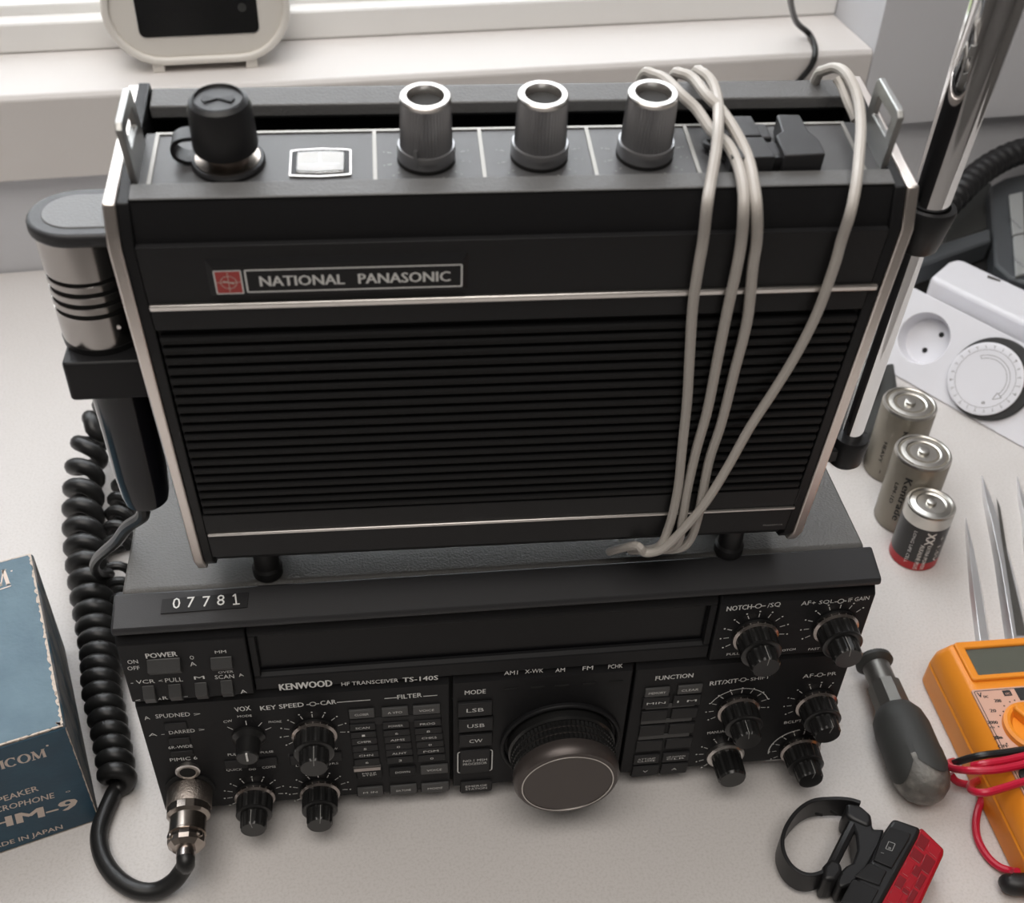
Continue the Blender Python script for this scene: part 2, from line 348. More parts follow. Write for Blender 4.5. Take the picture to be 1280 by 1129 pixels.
TL('MANUAL', (884, 918), (908, 915), 1.7); TL('BCLPT', (980, 905), (1002, 902), 1.6); TX('PULL', (908, 819.5), (924, 818), 1.3); TX('NOTCH', (973, 815), (994, 812.5), 1.2); TX('FAST', (1010, 813), (1024, 812), 1.3)
TL('PULL', (285, 945), (300, 944), 1.5); TL('PULSE', (326, 942), (342, 940.5), 1.3); TL('QUICK', (283, 964), (303, 963), 1.5); TL('OO', (311, 963), (320, 962.5), 1.2); TL('COMB', (328, 961), (345, 959.5), 1.5); TL('CW', (413, 937.5), (422, 937), 1.3); TL('QRS', (408, 956), (423, 955), 1.2); TL('LT', (370, 958.5), (378, 958), 1.2)
LN((957, 951), (977, 949.5), .3, LY)
# ---- buttons
def btn(name, u0, v0, u1, v1, y, m='button', out=1.2, t=None, h=1.5, bv=.25, step=False, tm=None):
    cu, cv = (u0 + u1) / 2, (v0 + v1) / 2; c_ = FF(cu, cv, y); x0, x1 = FF(u0, cv, y).x, FF(u1, cv, y).x; z1, z0 = FF(cu, v0, y).z, FF(cu, v1, y).z
    k = B()
    if step: k.prism([(y + 1, z0), (y - out * .35, z0), (y - out, (z0 + z1) / 2 - .2), (y - out * .1, z1), (y + 1, z1)], x0, x1, 0)
    else: k.box(x0, x1, y - out, y + 1, z0, z1)
    o = k.build(name, m, tr, bevel=bv)
    B().add([(x0 - .35, y - .04, z0 - .35), (x1 + .35, y - .04, z0 - .35), (x1 + .35, y - .04, z1 + .35), (x0 - .35, y - .04, z1 + .35)], [(0, 1, 2, 3)]).build('button_gap', 'deep', o, smooth=0)
    if t:
        p = Print((1, 0, 0), (0, 0, 1), .08); xm = (x0 + x1) / 2; wd = (x1 - x0) * (tm or .62); rows = t.split('\n'); hh = h
        for i, r in enumerate(rows):
            zb = (z0 + z1) / 2 - hh / 2 + (len(rows) - 1) * hh * .75 - i * hh * 1.5
            p.text(r, (xm - wd / 2, y - out, zb), (xm + wd / 2, y - out, zb), hh)
        p.build('lettering', 'print', o)
    return o
btn('power_button', 185, 823, 227, 840, 0, 'buttong', 3, step=True)
btn('push_button', 264, 821, 291, 836, 0, 'buttong', 2.4, step=True)
for q in ((180, 857, 195, 877), (212, 855, 228, 874), (245, 853, 260, 872), (277, 850, 292, 869)): btn('toggle_switch', *q, 0, 'buttong', 2.4, step=True)
for q in ((206, 903, 234, 911), (211, 922, 238, 929), (214, 938, 242, 944)): btn('slide_switch', *q, LY, 'button', .7)
for q in ((281, 950, 310, 959), (320, 947, 347, 956), (363, 944, 380, 954), (407, 940, 427, 950)): btn('slide_switch', *q, LY, 'button', .8)
# keypad
cols = ((436, 468), (477, 510), (516, 550))
key = [(886.5, 896.5, 'buttong', ('CLOSER', 'A VFO', 'VOICE')), (904.5, 912, 'button', ('SCAN', 'POWER', 'PROG')), (914.5, 921, 'button', ('1', '6', '8')), (922, 929.5, 'button', ('CMPR', 'AIMS', 'CHKS')),
       (931, 938, 'button', ('5', '0', '0')), (939, 946, 'button', ('CHN', 'ALNT', 'PGM')), (948, 955, 'button', ('6', '3', '0')), (961, 971, 'panel', ('MHZ\nSTEP', 'DOWN', 'VOICE')), (983.5, 994, 'buttong', ('M IN', 'DA.TONE', 'MODE'))]
for r, (v0, v1, m, ts) in enumerate(key):
    for k, (u0, u1) in enumerate(cols):
        du = (r * 1.1 + (2 if r > 6 else 0)); dv = -2.6 * (k - 0) - .6
        if r == 7 and k == 2: m2 = 'buttong'
        else: m2 = m
        btn('key', u0 + du, v0 + dv, u1 + du, v1 + dv, LY, m2, .9, ts[k], 1.25 if '\n' not in ts[k] else .9, tm=.55 if len(ts[k]) > 1 else .12)
btn('label_strip', 441.5, 956, 476.5, 962.5, LY, 'buttong', .6)
k0 = FF(459, 959, LY); B().box(k0.x - 5.2, k0.x + 5.2, LY - 1.2, LY, k0.z - 1, k0.z + 1).build('silver_label', 'ring', tr)
btn('key_strip', 437, 895.5, 551, 903.5, LY, 'button', .3); TL('LO', (489, 900.5), (499, 899.7), 1.3)
# mode buttons
btn('mode_button', 572, 876.5, 615, 892.5, LY, 'button', 1.2, 'LSB', 2.2, tm=.5); btn('mode_button', 573, 896.5, 616, 911.5, LY, 'button', 1.2, 'USB', 2.2, tm=.5)
btn('mode_button', 574, 916, 615, 930, LY, 'button', 1.2, 'CW', 2.2, tm=.4); btn('mode_button', 575, 936, 612, 964, LY, 'button', .9, 'NO.1 MSH\nPROCESSOR', 1.5, tm=.8)
btn('mode_button', 576, 975.5, 614, 988, LY, 'button', .9, 'EMERGE\nSTATION', 1.3, tm=.7)
cm = FF(593.5, 950.5, LY); PR.poly([V((cm.x + p, LY - .5, cm.z + q)) for p, q in rrect(-6.9, 6.9, -7.2, 7.2, 1.2, 3)], .45)
# function keys
for q, m, t in (((806, 859, 836, 869), 'buttong', 'MEMORY'), ((847, 855.5, 877, 865), 'buttong', 'CLEAR'), ((803, 870.5, 836, 883), 'button', 'MIN'), ((841, 868, 875, 880), 'button', '1 M'),
                ((801, 887.5, 833, 899), 'button', None), ((839, 884.5, 871, 896), 'button', None), ((799, 906, 830, 918), 'button', None), ((836, 903.5, 867, 915), 'button', None),
                ((795, 925, 827, 937), 'button', None), ((832, 921.5, 864, 933), 'button', None), ((792, 942.5, 823, 953), 'button', 'ATT/AIP\nCLOSE'), ((828, 939.5, 860, 950), 'button', 'UP DOWN\nCLR'),
                ((790, 956, 822, 968), 'button', 'V'), ((826, 953, 858, 965), 'button', 'A')):
    btn('function_key', *q, LY, m, .9, t, 1.3 if not t or '\n' not in t else 1, tm=.7 if t and len(t) > 1 else .2)
for q in ((807, 879, 868, 884), (801, 898, 864, 902.5), (798, 917, 861, 922)): btn('key_strip', *q, LY, 'buttong', .5)
TL('O', (834, 882.5), (838, 882), 1.5); TL('D', (831, 901.5), (835, 901), 1.5); TL('4CH', (825, 921), (837, 920), 1.2)
for i, (u, v) in enumerate(((639, 861), (672, 859), (702, 857), (737, 854.5), (770, 852.5))):
    p = FF(u, v, LY); B().box(p.x - 2.6, p.x + 2.6, LY - .25, LY + .5, p.z - .5, p.z + .5).build('indicator', 'deep', tr)
# ---- knobs
def ticks(c, y, r0=9.6, angs=(-120, -95, -70, -45, -22, 0, 22, 45, 70, 95), l=2.0, dots=True):
    for a in angs:
        t = math.radians(90 - a); d = V((math.cos(t), 0, math.sin(t))); p = V((c[0], y, c[1]))
        if (p + d * (r0 + l + 1.4)).x > 269.6: continue
        PR.line(p + d * r0, p + d * (r0 + l), .32)
        if dots: PR.disc(p + d * (r0 + l + 1.1), .36)
def dual(u, v, y, s=1.0, L=16, name='dual_knob', dots=True):
    c = FF(u, v, y); o = (c.x, y, c.z); ax = (0, -1, 0); ticks((c.x, c.z), y, 9.7 * s)
    k = B().lathe([(8.4 * s, 0), (8.4 * s, 1.1), (7.7 * s, 1.6), (7.5 * s, 9.0), (6.6 * s, 9.6)], o, ax, 112, (14, .7, 2, 3)).build(name, 'knob', tr, smooth=25)
    B().lathe([(8.55 * s, 1.0), (8.6 * s, 2.0), (7.7 * s, 2.7), (7.3 * s, 2.7)], o, ax, 48).build('ring', 'ring', k)
    B().lathe([(7.2 * s, 8.6), (7.55 * s, 8.9), (7.55 * s, 9.5), (6.9 * s, 9.9), (5.8 * s, 9.9)], o, ax, 48).build('collar', 'knob', k)
    B().lathe([(5.8 * s, 9), (5.5 * s, L - .8), (4.9 * s, L), ], o, ax, 96, (12, .45, 0, 1)).build('inner_knob', 'knob', k, smooth=25)
    p = Print((1, 0, 0), (0, 0, 1), .05); a = math.radians(random.uniform(-8, 22))
    B().box(-.11, .11, -L - .05, -L + .3, 1.6, 5 * s).box(-.11, .11, -L, -10, 5.3 * s, 5.55 * s).xf(Matrix.Translation((c.x, y, c.z)) @ Matrix.Rotation(a, 4, 'Y')).build('pointer', 'printdim', k)
    return k
for q in ((943, 793), (1043, 782)): dual(*q, 0)
for q in ((1019, 878), (922, 885), (999, 935), (393, 916)): dual(*q, LY)
for q in ((319, 993), (400, 988)): dual(*q, LY, .93)
c = FF(906, 942, LY); o = (c.x, LY, c.z); ticks((c.x, c.z), LY, 9.2, (-135, -110, -85, -60, -30, 0))
k = B().lathe([(6.2, 1.6), (5.9, 11.8), (5.1, 12.8)], o, (0, -1, 0), 96, (16, .35, 0, 1)).build('single_knob', 'knob', tr, smooth=25)
B().lathe([(7.9, 0), (7.9, 1.6), (7, 2.4), (6, 2.4)], o, (0, -1, 0), 48).build('ring', 'alu', k)
c = FF(311, 921, LY); o = (c.x, LY, c.z); ticks((c.x, c.z), LY, 7.4, (-45, 0, 35, 62), 2.6, False)
k = B().lathe([(6.3, 0), (6.3, 1), (4.6, 2.6), (4.1, 9.4), (3.7, 9.9)], o, (0, -1, 0), 48).build('selector_knob', 'knob', tr)
B().prism([(c.z - 1, LY - 2), (c.z + 4.3, LY - 2), (c.z + 3.6, LY - 10.4), (c.z - 1, LY - 10.4)], c.x - .35, c.x + .35, 0).xf(Matrix(((1, 0, 0, 0), (0, 0, 1, 0), (0, 1, 0, 0), (0, 0, 0, 1)))).build('pointer', 'print', k)
for c_, r_, w_, a_, b_ in ((FF(922, 885, LY), 12.4, .35, 20, 160), (FF(999, 935, LY), 13.2, .5, 100, 190)):
    q_ = Print((1, 0, 0), (0, 0, 1), .08); q_.circle(c_, r_, w_, a_, b_); q_.build('scale_arc', 'print', tr)
# big dial
c = FF(700, 925, LY); o = (c.x, LY, c.z); ax = (0, -1, 0)
B().ring([(c.x + 24.2 * math.cos(t * math.pi / 36), c.z + 24.2 * math.sin(t * math.pi / 36)) for t in range(72)], [(c.x + 22.4 * math.cos(t * math.pi / 36), c.z + 22.4 * math.sin(t * math.pi / 36)) for t in range(72)], LY - 2, LY + .5, 1).build('dial_surround', 'panel', tr, bevel=.7)
dl = B().lathe([(21.3, .2), (21.3, 4.4), (20.5, 5.2)], o, ax, 72).build('tuning_dial', 'knob', tr)
for i in range(3):
    h = 5.2 + i * 2.9
    B().lathe([(20.0, h), (20.75, h + .3), (20.75, h + 2.3), (20.0, h + 2.6)], o, ax, 288, (72, .55, 1, 2)).build('knurled_band', 'knob', dl, smooth=20)
B().lathe([(19.9, 5), (20, 13.9), (20.6, 14.3), (20.9, 16), (20.6, 18.6), (19.4, 20.2), (17.9, 20.5), (17.7, 20.2), (17.2, 20.1), (0.1, 20.1)], o, ax, 96).build('dial_cap', 'dialbrown', dl)
B().lathe([(18.0, 20.2), (18.0, 20.62), (17.55, 20.62), (17.5, 20.2)], o, ax, 96).build('silver_ring', 'alu', dl)
B().lathe([(17.4, 20.1), (17.4, 20.35), (.1, 20.35)], o, ax, 96).build('dial_face', 'dialbrown', dl)
# jack socket and microphone socket
c = FF(235, 962, LY); o = (c.x, LY, c.z)
B().lathe([(4.7, 0), (4.7, 1.2), (4.2, 1.5), (3.1, 1.5), (2.8, .4)], o, ax, 40).build('headphone_socket', 'alu', tr); B().lathe([(3, 1.5), (2.9, 1.62), (.1, 1.62)], o, ax, 32).build('socket_hole', 'deep', tr)
PR.build('front_lettering', 'print', tr)['kind'] = 'stuff'

# ================================================================ MICROPHONE PLUG AND BIG COILED CORD
c = FF(238, 985, LY); o = V((c.x, LY, c.z)); axp = V((.02, -1, -.05)).normalized()
B().lathe([(9.6, 0), (9.6, .8), (8.6, 1)], o, ax, 48).build('microphone_socket', 'deep', tr)
P0 = lambda u, v, z: AX(u, v, 2, z)
mc = empty('coiled_microphone_cord', 'thick black coiled cord with nickel plug screwed into the lower transceiver', 'cord')
B().lathe([(8.3, 1), (8.6, 2), (8.6, 8.6), (8.3, 9.2)], o, axp, 72).build('knurled_nut', 'knurl', mc)
B().lathe([(8.3, 9.2), (8.3, 12.2), (7.5, 13.0), (7.0, 13.4)], o, axp, 16).build('locking_ring', 'nickel', mc, smooth=15)
B().lathe([(6.9, 13), (6.9, 19.4), (7.2, 19.8), (7.2, 20.3)], o, axp, 48).build('plug_barrel', 'nickel', mc)
B().lathe([(6.6, 20), (7.2, 22.6), (7.0, 24.4), (5.2, 26), (3.8, 26.2)], o, axp, 12).build('cord_clamp', 'nickel', mc, smooth=15)
for a in (-50, 50):
    d = V((math.sin(math.radians(a)), 0, math.cos(math.radians(a)))); B().lathe([(1.3, 6.2), (1.3, 7.6), (.9, 7.9)], o + axp * 22.8, d, 16).build('clamp_screw', 'nickel', mc)
B().lathe([(3.6, 25), (3.5, 29.5)], o, axp, 24).build('cord_sleeve', 'ring', mc)
e = o + axp * 27
pts = [e, e + axp * 4 + V((0, 0, -1.2))] + [P0(u, v, z) for u, v, z in ((231, 1083, 13), (217, 1102, 7.5), (195, 1114, 4.4), (168, 1112, 3.8), (143, 1095, 3.8), (127, 1068, 3.8))] + [V((-26.4, .5, 3.8))]
cpts = [(127, 860, 9.6), (126, 820, 10), (121, 780, 10), (113, 730, 10.5), (106, 680, 10.5), (104, 630, 13), (107, 585, 18), (118, 545, 26), (135, 518, 30)]
cp = [V((-20.5, 12, 7)), V((-21.5, 20, 8.6)), V((-25.5, 36, 8.8)), V((-29.5, 50, 9.2))] + [P0(*p) for p in cpts] + [V((-35, 300, 22)), V((-14, 262, 12)), V((10, 268, 12)), V((60, 275, 10))]
# the plain tail joins the coil
ramp = lambda t, a, b: min(1, max(0, (t - a) / (b - a)))
hx = coil(cp, lambda t: 4.6 + 1.9 * ramp(t, .05, .25), lambda t: 7.2 + 5.6 * ramp(t, .16, .34), 16, -1)
aim = V((-22.5, 11.5, 4)); ks = min(range(20), key=lambda k_: (hx[k_] - aim).length)
B().tube(cr(pts + [hx[ks + 1]], 8)[:-1] + hx[ks + 1:], lambda t: 3.45 + .65 * ramp(t, .25, .5), 12).build('cord', 'cordblack', mc)

# ================================================================ PORTABLE RADIO (local x along width, y depth, z height)
YW = -.02021; RO = .003484
ex = V((math.cos(YW), math.sin(YW), RO)).normalized(); ey = V((-math.sin(YW), math.cos(YW), 0)); ez = ex.cross(ey)
RF = fr((31.16, 3.56, 0), ex, ey, ez); RI = RF.inverted()
def RP(u, v, p, n):   # pixel -> radio frame, on a plane given in the radio frame
    return RI @ PL(u, v, RF @ V(p), RF.to_3x3() @ V(n))
ra = empty('portable_radio', 'black portable radio with silver side frames standing on the transceiver', 'radio', RF)
W = 204.3; A = (-13.2, 285.9); Bp = (-16.5, 275.3); C = (0, 148.2); D = (38.8, 293.25)
TN = V((0, -.13909, .99028)); LNm = V((0, -(Bp[1] - C[1]), Bp[0])).normalized(); UPm = V((0, -(A[1] - Bp[1]), A[0] - Bp[0])).normalized()
if LNm.y > 0: LNm = -LNm
tp = lambda u, v, h=0: RP(u, v, V((0, *A)) + TN * h, TN)
lp = lambda u, v, h=0: RP(u, v, V((0, *C)) + LNm * h, LNm)
prof = [A, Bp, C, (4, 141), (16, 137), (40, 136.5), (44, 141), (42, 289), D]
for x0, x1 in ((0, 3.2), (W - 3.2, W)): B().prism(prof, x0, x1, 0).build('side_frame', 'frame', ra, bevel=.5)
sc_ = [(A[0] + 2.4, A[1] - 1.5), (Bp[0] + 2.5, Bp[1]), (C[0] + 2.6, C[1] + 1), (5.5, 143.5), (17, 139.5), (38.5, 139), (41.6, 142.5), (39.8, 287.5), (37.5, 290.3)]
for x0, x1 in ((-.25, .3), (W - .3, W + .25)): B().prism(sc_, x0, x1, 0).build('side_cover', 'black', ra)
ins = [(A[0] + .8, A[1] - .4), (Bp[0] + .8, Bp[1]), (C[0] + .8, C[1] - .6), (5, 142), (16, 138), (39, 137.5), (42, 142), (40, 289), (D[0] - 2, D[1] + 1.4)]
for x0, x1 in ((3.2, 6.2), (W - 6.2, W - 3.2)): B().prism(ins, x0, x1, 0).build('end_plate', 'black', ra, bevel=.35)
tz = lambda y: A[1] + (y - A[0]) * .14045
body = [(A[0] + 1.6, tz(A[0]) - .2), (Bp[0] + 2.3, Bp[1]), (C[0] + 2.3, C[1] + 1.5), (6, 143), (18, 139), (38, 138.5), (39.5, 143), (38.5, tz(36) - .5), (35.2, tz(36) - .5), (35.2, 268), (18, 268), (18, tz(17.6) - 1.8), (-6.6, tz(-6.6) - 1.8), (-6.6, tz(-6.6) + .3)]
B().prism(body, 6.2, W - 6.2, 0).build('housing', 'black', ra, bevel=.3)
B().prism([(A[0] + 1.2, tz(A[0] + 1.2) - .1), (A[0] + 1.4, tz(A[0]) + .5), (-6.4, tz(-6.4) + .7), (-6.4, tz(-6.4) - 2)], 6.2, W - 6.2, 0).build('front_rim', 'grain', ra, bevel=.3)
B().prism([(-6.3, tz(-6.3) - 1.9), (-6.3, tz(-6.3) - 1.2), (17.8, tz(17.8) - 1.2), (17.8, tz(17.8) - 1.9)], 7, W - 7, 0).build('control_plate', 'topplate', ra)
# handle bar folded into the back
B().prism([(28.6, tz(28.6) - .2), (28.4, tz(28.4) - 3.4), (31, tz(31) - 5.5), (36, tz(36) - 5.5), (36.4, tz(36.4)), (35.8, tz(35.8) + .6)], 6.6, W - 6.6, 0).build('handle', 'grain', ra, bevel=.5)
# silver borders and dividers of the control plate
PT = TN * -1.0
def tbar(p, q, w_):
    p = V(p); q = V(q); d = (q - p).normalized(); s_ = TN.cross(d) * w_ / 2; o_ = V((0, 0, 0))
    return B().add([p - s_, q - s_, q + s_, p + s_] + [v_ + TN * .35 for v_ in (p - s_, q - s_, q + s_, p + s_)], [(3, 2, 1, 0), (4, 5, 6, 7), (0, 1, 5, 4), (1, 2, 6, 5), (2, 3, 7, 6), (3, 0, 4, 7)])
pz = lambda x, y: V((x, y, tz(y) - 1.15))
for x in (10, 65.6, 93.2, 121.9, 148.7, 192.6): tbar(pz(x, -6.2), pz(x, 17), 1.0).build('divider', 'divider', ra)
tbar(pz(9.5, 17.2), pz(193.1, 17.2), .9).build('divider', 'divider', ra)
# grille slats
sd = (V((0, *Bp)) - V((0, *C))).normalized()   # up the slanted front
def lowq(x, t, h): return V((x, *C)) + sd * t + LNm * h
z2t = lambda z: (z - C[1]) / sd.z
t0, t1 = z2t(171.6), z2t(246.5); NS = 20; pit = (t1 - t0) / NS
for i in range(NS):
    ta = t0 + i * pit; vs = []
    for x in (7.0, W - 7.0):
        for t, h in ((.1, -2.6), (pit * .72, -2.6), (pit * .72, -.5), (pit * .60, -.1), (pit * .42, -.1), (pit * .36, -.55), (.3, -.55), (.1, -.9)): vs.append(lowq(x, ta + t, h))
    B().add(vs, [tuple(range(8))[::-1], tuple(range(8, 16))] + [(k_, (k_ + 1) % 8, 8 + (k_ + 1) % 8, 8 + k_) for k_ in range(8)]).build('slat', 'slat', ra, smooth=0)
def lbox(x0, x1, ta, tb, h0, h1):
    return B().add([lowq(x, t, h) for h in (h0, h1) for t in (ta, tb) for x in (x0, x1)], [(0, 2, 3, 1), (4, 5, 7, 6), (0, 1, 5, 4), (2, 6, 7, 3), (0, 4, 6, 2), (1, 3, 7, 5)])
lbox(6.3, W - 6.3, z2t(248), z2t(275), -2.4, -.6).build('upper_front', 'black', ra, bevel=.2)
lbox(6.3, W - 6.3, z2t(149.5), z2t(170.8), -2.4, -.6).build('lower_front', 'black', ra, bevel=.2)
lbox(6.4, 199.8, z2t(255.3), z2t(257.2), -.8, .5).build('chrome_trim', 'alu', ra, bevel=.4)
lbox(6.6, 201 - 2.5, z2t(161.1), z2t(162.2), -.8, .2).build('chrome_trim', 'alu', ra, bevel=.3)
# name plate
npl = B(); q0 = [lowq(22.3, z2t(259.2), -.7), lowq(88.4, z2t(259.2), -.7), lowq(88.4, z2t(271.4), -.7), lowq(22.3, z2t(271.4), -.7)]
q1 = [lowq(24.0, z2t(260.2), .5), lowq(87, z2t(260.2), .5), lowq(87, z2t(269.6), .5), lowq(24.0, z2t(269.6), .5)]
npl.add(q0 + q1, [(3, 2, 1, 0), (4, 5, 6, 7), (0, 1, 5, 4), (1, 2, 6, 5), (2, 3, 7, 6), (3, 0, 4, 7)]); npo = npl.build('name_plate', 'black', ra, bevel=.2, smooth=0)
pp = Print((1, 0, 0), tuple(sd), .06); lq = lambda x, z, h=.5: lowq(x, z2t(z), h)
pp.poly([lq(32, 261.2), lq(86.6, 261.2), lq(86.6, 268.2), lq(32, 268.2)], .45)
pp.text('NATIONAL', lq(35.4, 263), lq(56.6, 263), 3.2, bold=.12); pp.text('PANASONIC', lq(60.2, 263), lq(83.6, 263), 3.2, bold=.12)
pp.poly([lq(24.3, 260.9), lq(30.9, 260.9), lq(30.9, 268.2), lq(24.3, 268.2)], .35)
pp.build('lettering', 'boxprint' if 0 else 'print', npo)
lbox(24.4, 30.8, z2t(261), z2t(268.1), .4, .53).build('red_badge', 'red', npo)
p3 = Print((1, 0, 0), tuple(sd), .06); cc = lq(27.6, 264.55, .55); p3.circle(cc, 2.0, .16); p3.line(cc + V((-3, 0, 0)), cc + V((3, 0, 0)), .16); p3.line(cc - sd * 3.2, cc + sd * 3.2, .16); p3.line(cc + V((-1.4, 0, 0)) + sd * .4, cc + V((1.4, 0, 0)) - sd * .4, .4); p3.build('badge_mark', 'boxprint', npo)
p4 = Print((1, 0, 0), tuple(sd), .06); p4.text('TRANSISTOR', lowq(189.5, z2t(152), -.6), lowq(196.5, z2t(152), -.6), .8); p4.build('small_lettering', 'printdim', ra)
# feet
for x, y in ((20.8, 15), (185.3, 15), (20.8, 34), (185.3, 34)):
    zf = (RI @ (RF @ V((x, y, 0)) * 1)).z; zt_ = 125.65 - (RF @ V((x, y, 0))).z
    B().lathe([(4.6, 0), (5.2, .8), (5.2, 4), (4.4, 5), (4.4, 14)], (x, y, zt_), (0, 0, 1), 32).build('foot', 'rubber', ra)
# silver knobs
def topat(x, y): return V((x, y, tz(y) - 1.1))
for n_, (x, y) in enumerate(((78.8, 4.6), (108, 4.7), (135.7, 4.6))):
    o = topat(x, y); n = TN
    k = B().lathe([(6.9, 3.4), (6.8, 4.2), (6.3, 17.2), (4.7, 17.2)], o, n, 240, (48, .42, 1, 2), caps=False).build('control_knob', 'knobmetal', ra, smooth=22)
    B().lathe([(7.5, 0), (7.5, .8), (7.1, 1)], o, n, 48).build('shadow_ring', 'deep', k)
    B().lathe([(7.3, .9), (7.45, 1.2), (7.45, 4.1), (7.2, 4.5), (6.7, 4.5), (6.5, 3.6)], o, n, 64).build('skirt_ring', 'knobmetal', k)
    B().lathe([(6.2, 17.0), (6.35, 17.4), (6.25, 18.0), (5.9, 18.3), (4.75, 18.3), (4.6, 18.0), (4.55, 15.6), (4.4, 15.4)], o, n, 64, caps=False).build('rim', 'alu', k)
    B().lathe([(4.6, 15.5), (4.5, 15.9), (.1, 15.9)], o, n, 48).build('insert', 'insert', k)
    if n_ == 0: B().box(-.45, .45, -8.1, -7.0, 1.0, 5.6).xf(Matrix.Translation(o) @ Matrix.Rotation(math.radians(-22), 4, 'Z')).build('pointer', 'knobmetal', k)
    p = Print((1, 0, 0), (0, 1, .14), .06)
    for a in (-130, -105, -75, 75, 100, 130, 155, 195):
        t = math.radians(90 - a); d_ = V((math.cos(t), math.sin(t), .14 * math.sin(t))); p.line(o + TN * .1 + d_ * 9.2, o + TN * .1 + d_ * (10.4 if a % 2 else 9.8), .25); p.disc(o + TN * .1 + d_ * 11.2, .18)
    p.text('VOLUME' if n_ == 0 else 'BASS' if n_ == 1 else 'TREBLE', o + V((-5.6, -9.8, -1.35)) + TN * .1, o + V((-1, -9.8, -1.35)) + TN * .1, .8); p.build('scale_print', 'printdim', ra)
# black rubber capped aerial socket with a loop
o = topat(28.8, 4.6)
k = B().lathe([(9.2, 0), (9.3, .9), (8.9, 1.4), (8.2, 1.5)], o, TN, 64).build('flange', 'rubber', ra)
B().lathe([(8.2, 1), (8.1, 1.7), (5, 1.9), (4.9, 1.9)], o, TN, 64).build('washer', 'nickel', k)
B().lathe([(5.4, 1.8), (5.4, 6)], o, TN, 48).build('collar', 'ring', k)
kc = B().lathe([(7.4, 4.6), (8.0, 5.0), (8.1, 5.8), (7.8, 15.6), (7.2, 17.6), (6.2, 18.4), (5.9, 18.2), (5.7, 17.9), (.1, 17.9)], o, TN, 64).build('rubber_cap', 'rubber', ra)
B().ring([(o.x + 6.0 * math.cos(i * math.pi / 24), o.y + 6.0 * math.sin(i * math.pi / 24)) for i in range(48)], [(o.x + 5.8 * math.cos(i * math.pi / 24), o.y + 5.8 * math.sin(i * math.pi / 24)) for i in range(48)], 0, .25).xf(Matrix.Translation(TN * 18.35) @ Matrix(((1, 0, 0, 0), (0, 1, 0, 0), (0, .14, 1, o.z - .14 * o.y), (0, 0, 0, 1)))).build('cap_ring', 'button', kc)
for s_ in (-1, 1): B().add([o + TN * 17.95 + V(p) for p in ((0, 0, 0), (s_ * 3.6, 1.3, .18), (s_ * 4, -.2, 0), (s_ * 3.2, -1.7, -.2))] + [o + TN * 18.3 + V(p) for p in ((0, 0, 0), (s_ * 3.6, 1.3, .18), (s_ * 4, -.2, 0), (s_ * 3.2, -1.7, -.2))], [(0, 1, 2, 3), (4, 5, 6, 7), (0, 1, 5, 4), (1, 2, 6, 5), (2, 3, 7, 6), (3, 0, 4, 7)]).build('cap_mark', 'button', kc)
lpz = [o + TN * h + V((x, y, 0)) for x, y, h in ((-8, 1.2, .9), (-10.5, 1.3, 1.0), (-12.6, 1.6, 2.2), (-13.2, 1.9, 4), (-12.6, 2.2, 5.9), (-10.5, 2.4, 7.0), (-7.5, 2.5, 7.2))]
B().strip(cr(lpz, 6), 5, 1.1, (0, 1, .14)).build('tether', 'rubber', ra)
# meter
mo = topat(51.9, 3.6)
def tpl(pts, h0, h1):
    return B().add([topat(x, y) + TN * h0 for x, y in pts] + [topat(x, y) + TN * h1 for x, y in pts], [tuple(range(len(pts)))[::-1], tuple(range(len(pts), 2 * len(pts)))] + [(i, (i + 1) % len(pts), len(pts) + (i + 1) % len(pts), len(pts) + i) for i in range(len(pts))])
mout = [(44.2, -2.2), (46, -2.5), (51.8, -2.9), (57.6, -2.5), (59.6, -2.2), (59.6, 8.4), (57.6, 8.8), (51.8, 9.2), (46, 8.8), (44.2, 8.4)]
shr = lambda P_, k_, c_=(51.9, 3.15): [(c_[0] + (x - c_[0]) * k_[0], c_[1] + (y - c_[1]) * k_[1]) for x, y in P_]
mt = tpl(mout, 0, .1).build('meter', 'deep', ra)
vs_ = []
def tring(po, pi_, h0, h1):
    n = len(po); vs = [topat(x, y) + TN * h for h in (h0, h1) for P_ in (po, pi_) for x, y in P_]; f = []
    for i in range(n):
        j = (i + 1) % n; f += [(i, j, n + j, n + i), (2 * n + i, 3 * n + i, 3 * n + j, 2 * n + j), (i, 2 * n + i, 2 * n + j, j), (n + i, n + j, 3 * n + j, 3 * n + i)]
    return B().add(vs, f)
tring(mout, shr(mout, (.96, .94)), 0, .5).build('meter_edge', 'alu', mt)
tring(shr(mout, (.95, .93)), shr(mout, (.78, .78)), 0, .45).build('meter_surround', 'button', mt)
tpl(shr(mout, (.76, .76)), .05, .3).build('meter_face', 'meter', mt)
tpl([(47.3, 1.0), (49, 2.2), (51.9, 2.6), (54.6, 2.2), (56.4, 1.4), (55, .6), (52, -.2), (49, .4)], .3, .34).build('meter_scale', 'cord', mt)
tpl([(51.5, 3), (51.9, 3), (51.9, 7), (51.5, 7)], .34, .4).build('meter_needle', 'knobmetal', mt)
tpl([(47.2, 2.2), (56.5, 2.2), (56.5, 2.5), (47.2, 2.5)], .32, .38).build('meter_line', 'knobmetal', mt)
tpl(shr(mout, (.77, .77)), .6, 1.0).build('meter_glass', 'clear', mt, bevel=.3)
